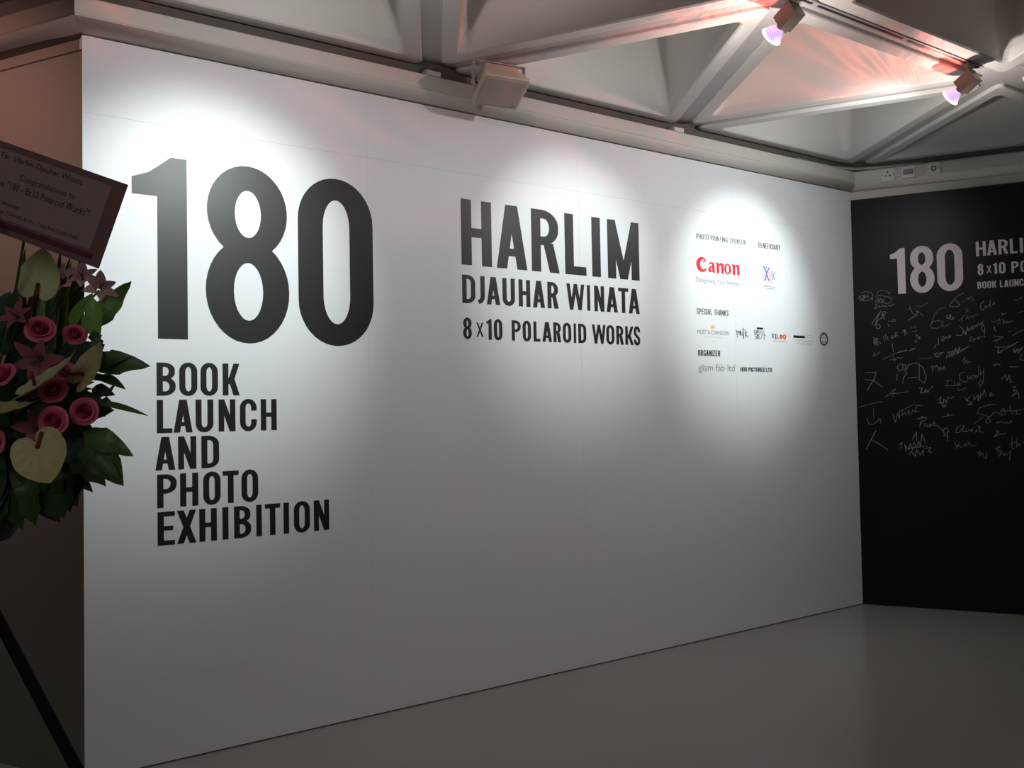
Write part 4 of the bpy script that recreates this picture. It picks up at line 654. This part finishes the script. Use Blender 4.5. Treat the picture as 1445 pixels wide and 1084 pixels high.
for (ul, ua, za, pw, sp, lk), lab in zip(SPOTS, LAMP_LABELS):
    base = w1(ul, TN+.031 if ul > 0 else .031, H-.005)
    pivot = base - UP*.085
    target = w1(ua, 0 if ul > 0 else 1.0, za)
    tv = (target-pivot).normalized()
    e = empty('track_spotlight', Matrix.Translation(base))
    link('adapter', Acc().box(-.030, .030, -.014, .014, -.022, .0).mesh('adapter'), 'track', e, Matrix.Rotation(ang, 4, 'Z'))
    link('stem', Acc().tube([(0, 0, -.020), (0, 0, -.085)], .006, 8).mesh('stem'), 'bracket', e)
    ax = U.copy(); zz = -tv                                            # lamp frame: +z points backwards from the beam
    ax = (ax - zz*ax.dot(zz)).normalized()
    Mx = frame(pivot-base, ax, zz)
    body = Acc()
    # flat-sided housing, open yoke beside the bulb
    body.add(*boxv(-.034, .034, -.038, .038, -.060, .038))
    bo = link('housing', body.mesh('housing'), 'lampbody', e, Mx)
    link('yoke_arm', Acc().box(.034, .040, -.020, .020, -.085, .010).mesh('yoke_arm'), 'lampbody', bo)
    link('lamp_socket', Acc().lathe([(.016, -.078), (.018, -.058)], 14).mesh('lamp_socket'), 'lampbody', bo)
    rf = link('reflector', Acc().lathe([(.015, -.074), (.024, -.082), (.036, -.098), (.045, -.118), (.048, -.128)], 28, False, False).mesh('reflector', True), None, e, Mx)
    rf.data.materials.append(MT['glassrefl'])
    link('rim', Acc().lathe([(.046, -.124), (.0505, -.126), (.0505, -.131), (.046, -.133)], 28, False, False).mesh('rim'), 'lens', e, Mx)
    link('lens', Acc().lathe([(.0465, -.1275), (.0465, -.1285)], 28).mesh('lens'), 'lens', e, Mx)
    link('burner', Acc().lathe([(.004, -.112), (.009, -.106), (.009, -.084), (.005, -.078)], 12).mesh('burner'), 'filament', e, Mx)
    # the lamp's own light: beam, wider spill, and the red heat-side leak of the dichroic reflector
    def spot(nm, p, power, size, blend, col, rad):
        l = bpy.data.lights.new(nm, 'SPOT'); l.energy = power; l.spot_size = R(size); l.spot_blend = blend; l.color = col; l.shadow_soft_size = rad
        o = bpy.data.objects.new(nm, l); COL.objects.link(o); o.parent = e; o.matrix_local = Matrix.Translation(p-base) @ (-tv).to_track_quat('Z', 'Y').to_matrix().to_4x4(); return o
    q = pivot + tv*.140
    spot('beam_light', q, pw, 60 if ul < 1 else 53, .95 if ul < 1 else .85, (.88, 1.0, 1.0), .03)
    spot('spill_light', q, sp, 140, 1.0, (.96, .97, 1.0), .03)
    gp0 = tv*.105 - U*.022 - N*.070
    lights = [('reflector_glow', 6.5, (1.0, .11, .07), gp0, UP - U*.9 - N*.2, 145), ('reflector_leak', lk, (1.0, .89, .82), tv*.12 - UP*.100, UP - N*.12, 158)]
    if ul < 0: lights[0] = ('reflector_glow', 19.0, (1.0, .50, .42), gp0, w3(-.60, 0, 2.72) - pivot, 92)   # added unseen lamp, its glow aimed to redden the left wall
    for gn, en, gc, gp, gd, gs in lights:
        l = bpy.data.lights.new(gn, 'SPOT'); l.energy = en; l.color = gc; l.shadow_soft_size = .004; l.spot_size = R(gs); l.spot_blend = .25 if ul > 0 else .9; facet_light(l, .16 if gn == 'reflector_leak' else .05, gn == 'reflector_glow' and ul > 0)
        o = bpy.data.objects.new(gn, l); COL.objects.link(o); o.parent = e; o.matrix_local = Matrix.Translation(pivot - base + gp) @ (-gd).to_track_quat('Z', 'Y').to_matrix().to_4x4()
    tag(e, lab, 'spotlight', 'track spotlights')

# ------------------------------------------------------------------ flower stand
FC = Vector((-1.31, 2.17, 1.30))
def orient(p, z, roll=0.0, xh=None):
    z = Vector(z).normalized(); x = Vector(xh) if xh else Vector((0, 0, 1)).cross(z)
    if x.length < 1e-4: x = Vector((1, 0, 0))
    x = (x - z*x.dot(z)).normalized()
    return frame(Vector(p), x, z) @ Matrix.Rotation(roll, 4, 'Z')
def grid(nu, nv, fn, name, smooth=True):
    v = [fn(i/nu, j/nv) for j in range(nv+1) for i in range(nu+1)]
    f = [(j*(nu+1)+i, j*(nu+1)+i+1, (j+1)*(nu+1)+i+1, (j+1)*(nu+1)+i) for j in range(nv) for i in range(nu)]
    return mesh(name, v, f, smooth)
def leaf_mesh(w=.34, bend=.35, fold=.25, wave=0.0, lobes=0):
    def fn(a, b):
        s = b; wid = w*0.5*(math.sin(math.pi*min(1, s**.75))**.8)*(1-.25*s)
        if lobes: wid *= 1 - .35*abs(math.sin(s*math.pi*lobes))
        y = (a-.5)*2
        return (s - bend*.25*s*s, y*wid, -bend*s*s*.6 + fold*abs(y)*wid + wave*math.sin(s*14+y*2)*abs(y)*wid)
    return grid(4, 8, fn, 'leaf')
LM = [leaf_mesh(.34, .3, .3), leaf_mesh(.45, .5, .2, .3), leaf_mesh(.22, .15, .4), leaf_mesh(.55, .35, .15, .5, 4), leaf_mesh(.62, .7, .1, .2), leaf_mesh(.10, .25, .3)]
LMM = {}
def leaf(parent, a, b, k, m, nh=None, scale_w=1.0, lab=None):
    a, b = Vector(a), Vector(b); x = (b-a); L = x.length; x.normalize()
    n = Vector(nh) if nh else Vector((random.uniform(-.4, .4), -1, random.uniform(.1, .9)))
    n = (n - x*n.dot(x)).normalized()
    key = (k, m)
    if key not in LMM: me = LM[k].copy(); me.materials.append(MT[m]); LMM[key] = me
    mw = Matrix.Translation(a) @ frame(Vector((0, 0, 0)), x, n) @ Matrix.Diagonal((L, L*scale_w, L*scale_w, 1))
    o = link('leaf', LMM[key], None, parent, parent.matrix_world.inverted() @ mw)
    return o
st = empty('flower_stand', Matrix.Translation((-1.31, 2.17, 0)))
def loc(p): return Vector(p) - Vector((-1.31, 2.17, 0))
for k, (a, b) in enumerate([((-1.265, 2.03, 1.285), (-.425, 1.775, .012)), ((-1.40, 2.06, 1.285), (-2.15, 1.78, .012)), ((-1.38, 2.26, 1.285), (-2.0, 2.9, .012))]):
    link('leg', Acc().tube([loc(a), loc(b)], .0125, 10).mesh('leg'), 'leg', st)
link('pot', Acc().lathe([(.02, 1.20), (.10, 1.22), (.15, 1.30), (.17, 1.38), (.16, 1.38), (.14, 1.32), (.02, 1.31)], 24).mesh('pot'), 'basket', st)
link('foam_block', Acc().lathe([(.12, 1.30), (.15, 1.34), (.15, 1.42), (.11, 1.46)], 20).mesh('foam_block'), 'basket', st)
link('hoop', Acc().tube([(.13*math.cos(R(15*k)), .13*math.sin(R(15*k)), .62) for k in range(25)], .007, 6).mesh('hoop'), 'leg', st)
# dense filling foliage
EC = Vector((-1.30, 2.17, 1.53))
for k in range(250):
    th = random.uniform(0, 2*math.pi); cz = random.uniform(-1, 1); sr = math.sqrt(1-cz*cz)
    d = Vector((sr*math.cos(th), sr*math.sin(th), cz))
    if d.y > .55: d.y = -d.y
    r0 = random.uniform(.45, .80)
    p = EC + Vector((d.x*.35*r0, d.y*.25*r0, d.z*.27*r0))
    q = p + Vector((d.x*.12, d.y*.10 - .02, d.z*.09 + random.uniform(-.05, .02)))
    if q.x > -.93: continue
    if q.x < -1.62: continue
    leaf(st, p, q, random.choice((0, 1, 2, 4, 4)), random.choice(('leaf', 'leaf', 'leaf', 'leaf3')), (d.x*.6+random.uniform(-.5, .5), -1, random.uniform(-.2, .8)), random.uniform(.9, 1.4))
# hanging dark skirt of leaves under the blooms
for k in range(46):
    x = random.uniform(-1.32, -.985); z = random.uniform(1.36, 1.50)
    leaf(st, (x, 2.03+random.uniform(-.03, .06), z), (x*.94 - .07 + random.uniform(-.02, .02), 2.0, z-random.uniform(.09, .14)), random.choice((0, 1, 4)), 'leaf', None, 1.2)
# named single leaves that show against the wall
SH = [((-.935, 2.03, 1.628), (-.804, 1.99, 1.630), 1, 'leafmid', (.05, -1, .25), 1.0), ((-.945, 2.02, 1.622), (-.835, 1.99, 1.655), 4, 'leafmid', (0, -1, .3), .6),
      ((-.92, 2.02, 1.598), (-.850, 2.0, 1.578), 0, 'leaf', (.2, -.8, .8), 1.2), ((-.945, 2.02, 1.60), (-.872, 2.0, 1.588), 2, 'leaf', (.2, -.9, .4), 1.2),
      ((-.925, 2.02, 1.540), (-.797, 2.0, 1.514), 2, 'leafmid', (.1, -.6, .8), .8), ((-.915, 2.02, 1.545), (-.885, 2.0, 1.538), 4, 'leaf3', None, 1.1),
      ((-.955, 2.02, 1.475), (-.833, 2.0, 1.431), 1, 'leafmid', (.1, -1, .5), 1.0), ((-.950, 2.02, 1.462), (-.858, 2.0, 1.356), 1, 'leafmid', (.3, -1, .2), 1.3),
      ((-.985, 2.02, 1.465), (-.900, 2.0, 1.352), 3, 'leafmid', (.1, -1, .3), 1.3), ((-.945, 2.02, 1.440), (-.868, 2.01, 1.370), 0, 'leafmid', (.2, -1, .3), 1.2),
      ((-.955, 2.08, 1.715), (-.872, 2.08, 1.838), 1, 'leaf2', (.3, -1, .3), .8), ((-.965, 2.07, 1.715), (-.890, 2.07, 1.790), 4, 'leaf2', (.2, -1, .3), .9),
      ((-.925, 2.0, 1.775), (-.915, 2.0, 1.650), 0, 'leaf2', (.3, -1, .1), .9), ((-.922, 2.0, 1.700), (-.905, 2.0, 1.640), 3, 'leaf', (.4, -1, .1), 1.0),
      ((-.918, 2.0, 1.660), (-.898, 2.0, 1.612), 3, 'leaf', (.4, -1, .1), 1.1), ((-.960, 2.02, 1.640), (-.905, 2.0, 1.662), 0, 'leaf', (0, -1, .8), .7),
      ((-.935, 2.02, 1.570), (-.882, 2.0, 1.565), 4, 'leaf3', (0, -1, .4), 1.0), ((-.900, 2.01, 1.550), (-.872, 2.0, 1.585), 2, 'leaf3', (0, -1, .4), 1.1),
      ((-.930, 2.01, 1.555), (-.905, 2.0, 1.530), 4, 'leaf3', (0, -1, .1), 1.2), ((-1.00, 2.0, 1.475), (-.935, 1.98, 1.395), 4, 'leaf3', (0, -1, .2), 1.0),
      ((-1.03, 1.99, 1.48), (-.99, 1.96, 1.40), 4, 'leaf3', (0, -1, .2), 1.0), ((-.975, 2.08, 1.74), (-.935, 2.06, 1.70), 0, 'leaf2', None, 1.0),
      ((-1.03, 2.12, 1.72), (-.97, 2.08, 1.80), 0, 'leaf2', (0, -1, .3), 1.0), ((-.99, 2.10, 1.70), (-.945, 2.08, 1.78), 4, 'leaf2', (0, -1, .3), .8),
      ((-1.02, 2.05, 1.80), (-.985, 2.03, 1.835), 0, 'leaf', (0, -1, .6), 1.0), ((-.96, 2.06, 1.77), (-.925, 2.05, 1.80), 2, 'leaf2', None, 1.0)]
for a, b, k, m, nh, sw in SH: leaf(st, a, b, k, m, nh, sw)
# upright blades behind
for k in range(16):
    x = -1.20 + .0095*k + random.uniform(-.006, .006)
    leaf(st, (x, 2.20, 1.55), (x+random.uniform(-.015, .015), 2.18, 1.93+random.uniform(-.04, .03)), 5, random.choice(('leaf', 'leaf', 'leaf2')), (random.uniform(-.5, .5), -1, 0), 1.0)
tag(st, 'tall tripod flower stand with a dense dark green leaf arrangement at left edge', 'flower stand')

def stem_to(e, p, r=.0025):
    a = Vector((0, 0, 0)); b = e.matrix_world.inverted() @ (FC + Vector((random.uniform(-.06, .06), random.uniform(-.05, .05), .12)))
    mid = (a+b)/2 + (e.matrix_world.inverted().to_3x3() @ Vector((0, .03, .03)))
    link('stem', Acc().tube([a, mid, b], r, 6).mesh('stem'), 'stem', e)

# petals
def rose_petal(rad, hgt, span, flare, close):
    def fn(a, b):
        t = (a-.5)*span; r = rad*(.25 + .85*math.sin(min(b*2.0, math.pi/2))) * (1 - close*b*b) + flare*max(0, b-.55)**1.4*3
        edge = 1 - .14*(2*a-1)**2*b
        return (r*math.cos(t + close*b*.8), r*math.sin(t + close*b*.8), hgt*b*edge - flare*max(0, b-.7)*2.6)
    return grid(5, 6, fn, 'petal')
RP = []
for rad, h_, sp, fl_, cl, m in ((.0060, .0325, 2.6, .0, .60, 'rose'), (.0105, .0335, 2.3, .001, .38, 'roseout'), (.0155, .0325, 2.1, .003, .16, 'rose'), (.0200, .0300, 1.9, .007, .0, 'roseout'), (.0225, .0255, 1.6, .013, .0, 'roseout')):
    me = rose_petal(rad, h_, sp, fl_, cl); me.materials.append(MT[m]); RP.append(me)
SEP = Acc().lathe([(.003, -.008), (.010, -.004), (.013, .004)], 10).mesh('calyx')
SEP.materials.append(MT['stem'])
def rose(p, z, sc, label):
    e = empty('rose', orient(p, z, random.uniform(0, 6)))
    for ringi, cnt in enumerate((3, 4, 4, 5, 5)):
        for k in range(cnt):
            a = 2*math.pi*k/cnt + ringi*.6
            o = link('petal', RP[ringi], None, e, Matrix.Scale(sc, 4) @ Matrix.Rotation(a, 4, 'Z') @ Matrix.Rotation(random.uniform(-.08, .08), 4, 'Y'))
    link('calyx', SEP, None, e, Matrix.Scale(sc, 4)); stem_to(e, p)
    tag(e, label, 'flower', 'roses in the flower stand')
rose((-1.020, 1.965, 1.695), (.45, -1, .45), 0.86, 'open pink rose below the mauve card, above the wine-coloured lily')
rose((-.985, 2.045, 1.690), (.5, -.9, .5), 0.71, 'pink rose seen from the side at the right edge, upper half of the bouquet')
rose((-1.066, 1.91, 1.592), (-.2, -1, .7), 0.84, 'pink rose cut by the left edge of the frame, halfway down')
rose((-.985, 1.995, 1.605), (.45, -.9, .3), 0.71, 'pink rose half hidden behind the slanting yellow-green spathe')
rose((-.985, 1.955, 1.560), (.25, -1, .55), 0.84, 'pink rose just under the slanting yellow-green spathe')
rose((-.935, 1.990, 1.520), (.25, -1, .1), 0.82, 'round pink rose furthest right, lower half of the bouquet')
rose((-.972, 1.935, 1.500), (.1, -1, .1), 0.88, 'pink rose facing the camera above the big lowest spathe')
rose((-1.112, 1.96, 1.455), (-.2, -1, .2), 0.84, 'dim pink rose at the left edge beside the lowest spathe')

def tepal(wid, ln, curl):
    def fn(a, b):
        y = (a-.5)*2; w_ = wid*math.sin(math.pi*min(1, .12+.86*b))**.7*.5
        r = .004 + ln*(.35*b + .65*b*b*.9); z = ln*(.85*b - curl*b*b)
        return (r, y*w_, z + .18*abs(y)*w_)
    return grid(4, 6, fn, 'petal')
TP = {}
for nm, m in (('lily', 'lily'), ('darklily', 'darklily')):
    me = tepal(.024 if nm == 'lily' else .020, .040, .42); me.materials.append(MT[m]); TP[nm] = me
def lily(p, z, sc, label, kind='lily', grp='pale pink lilies in the flower stand'):
    e = empty('lily', orient(p, z, random.uniform(0, 6)))
    for k in range(6): link('petal', TP[kind], None, e, Matrix.Scale(sc*(1 if k % 2 else .88), 4) @ Matrix.Rotation(R(60*k), 4, 'Z'))
    for k in range(5):
        a = R(72*k); link('stamen', Acc().tube([(0, 0, .004), (.006*math.cos(a), .006*math.sin(a), .034*sc)], .0007, 5).mesh('stamen'), 'stem', e)
    stem_to(e, p, .0018); tag(e, label, 'flower', grp)
lily((-1.012, 2.060, 1.816), (-.35, -1, .35), 1.1, 'pale pink lily left of three under the card corner')
lily((-.985, 2.085, 1.825), (.3, -1, .75), 1.0, 'pale pink lily middle of three under the card corner')
lily((-.948, 2.085, 1.800), (.75, -.9, .55), 1.05, 'pale pink lily right of three, against the white wall')
lily((-1.057, 1.945, 1.722), (-.1, -1, .6), 1.0, 'wine-coloured lily with pale stamens left of the topmost rose', 'darklily', 'wine lilies in the flower stand')
lily((-1.025, 1.975, 1.635), (.1, -1, -.3), 1.45, 'wine-coloured lily in the middle between two roses', 'darklily', 'wine lilies in the flower stand')
lily((-1.015, 1.955, 1.485), (.1, -1, .0), 1.25, 'wine-coloured lily between the lowest rose and the big lowest anthurium', 'darklily', 'wine lilies in the flower stand')
lily((-1.110, 1.94, 1.800), (-.2, -1, .2), .8, 'wine-coloured lily at the left edge below the card', 'darklily', 'wine lilies in the flower stand')

def spathe_mesh(cup=.25):
    """heart-shaped spathe around the spadix foot, tip at -y; radial veins as fine ridges"""
    pts = [(0, .74), (8, .68), (20, .60), (38, .53), (60, .48), (90, .43), (120, .43), (145, .40), (165, .29), (180, .14)]
    def rad(t):
        t = abs(t)
        for (a0, r0), (a1, r1) in zip(pts, pts[1:]):
            if t <= a1: return r0 + (r1-r0)*(t-a0)/(a1-a0)
        return pts[-1][1]
    def fn(a, b):
        t = (a-.5)*360; r = rad(t)*b; q = R(t)
        return (r*math.sin(q), -r*math.cos(q), cup*r*r*.9 - .05*b + .010*b*math.cos(q*11) - cup*.25*max(0, -math.cos(q))*r*.5)
    return grid(44, 6, fn, 'spathe')
SPM = {}
def anthurium(p, z, tip, ln, label, m='spathe', cup=.5, sx=1.0, spadix=(0, .10, .9), sl=.5):
    z = Vector(z).normalized(); y = -(Vector(tip) - z*Vector(tip).dot(z)).normalized(); x = y.cross(z)
    e = empty('anthurium', Matrix(((x.x, y.x, z.x, p[0]), (x.y, y.y, z.y, p[1]), (x.z, y.z, z.z, p[2]), (0, 0, 0, 1))))
    me = spathe_mesh(cup); link('spathe', me, m, e, Matrix.Diagonal((ln*sx, ln, ln, 1)))
    d = Vector(spadix).normalized()*ln*sl; b = Vector((0, 0, .004*ln))
    link('spadix', Acc().tube([b, b+d*.5, b+d*.92, b+d], .0042, 10, .0026).mesh('spadix', True), 'brownstem', e)
    bp_ = e.matrix_world.inverted() @ (FC + Vector((0, 0, .1)))
    link('stem', Acc().tube([b - Vector((0, 0, .004)), b*.5 + bp_*.5 + e.matrix_world.inverted().to_3x3() @ Vector((0, .04, 0)), bp_], .0030, 6).mesh('stem'), 'brownstem', e)
    tag(e, label, 'flower', 'anthuriums in the flower stand')
anthurium((-1.048, 2.01, 1.806), (.15, -1, .10), (.20, 0, 1), .108, 'upright pale green anthurium directly below the mauve card', 'spathe', .5, .95, (-.12, .8, .35), .36)
anthurium((-.985, 1.875, 1.575), (-.38, -.52, .85), (1, .1, .52), .150, 'long slanting yellow-green anthurium seen edge-on, in the middle', 'spathe', .5, .62, (0, -.2, .5), .2)
anthurium((-.918, 1.950, 1.600), (-.30, -.95, .15), (.70, -.1, .72), .118, 'cream anthurium with red spadix at the right edge of the bouquet', 'spathepink', .6, .62, (.55, .55, .3), .42)
anthurium((-1.055, 1.85, 1.528), (.05, -.35, .94), (1, 0, .15), .110, 'flat pinkish anthurium seen edge-on at the left edge', 'spathepink', .4, .8, (0, -.2, .5), .2)
anthurium((-.957, 1.83, 1.446), (.10, -1, .20), (.47, -.1, -.9), .110, 'largest and lowest anthurium, cream and green with red spadix', 'spathepink', .35, 1.12, (.60, .75, .15), .32)

# ------------------------------------------------------------------ greeting card on a stick
c0, c1, c2 = Vector((-1.081, 1.882, 2.097)), Vector((-.780, 1.846, 1.982)), Vector((-.827, 1.851, 1.806))
cx_ = (c1-c0); CWd = cx_.length; cx_.normalize(); cz_ = cx_.cross(c1-c2).normalized(); 
if cz_.y > 0: cz_ = -cz_
cy_ = cz_.cross(cx_); CH = (c1-c2).length
CWd += .0
e = empty('greeting_card', frame(c0 - cy_*CH, cx_, cz_))
link('backing', Acc().box(0, CWd, 0, CH, -.004, 0).mesh('backing'), 'carmount', e)
pm = link('paper', Acc().box(.028, CWd-.030, .030, CH-.014, 0, .0008).mesh('paper'), 'cardpaper', e)
link('bottom_band', Acc().box(.085, CWd-.02, .012, .024, 0, .0006).mesh('bottom_band'), 'ribbon', e)
for txt, x0, x1, y0, y1 in [('To:  Harlim Djauhar Winata', .036, .232, CH-.036, CH-.020), ('Congratulations to', .095, .226, CH-.069, CH-.053), ('the "180 - 8x10 Polaroid Works"!', .046, .268, CH-.090, CH-.074),
                            ('Best wishes,', .046, .118, CH-.126, CH-.115), ('Dr. Jane TSANG & Dr. Ting Kin CHEUNG', .046, .262, CH-.145, CH-.134)]:
    link('text_line', font_polys(Acc(), txt, x0, x1, y0, y1, .0006, z0=.0008).mesh('text_line'), 'ink', e)
inv = e.matrix_world.inverted()
link('stick', Acc().tube([inv @ Vector((-1.00, 1.905, 2.02)), inv @ Vector((-1.08, 1.98, 1.80)), inv @ Vector((-1.25, 2.12, 1.38))], .003, 6).mesh('stick'), 'stem', e)
tag(e, 'tilted mauve congratulation card with pale paper above the bouquet', 'card')
tn = link('tendril', Acc().tube([Vector(q)-Vector((-1.10, 1.84, 1.95)) for q in [(-1.11, 1.85, 1.965), (-1.07, 1.83, 1.945), (-1.045, 1.825, 1.91), (-1.040, 1.83, 1.872), (-1.055, 1.86, 1.84), (-1.14, 1.98, 1.70), (-1.25, 2.12, 1.40)]], .0052, 8).mesh('tendril', True), 'leaf', None, Matrix.Translation((-1.10, 1.84, 1.95)))
tag(tn, 'dark curling stalk in front of the lower left of the card', 'plant stalk')
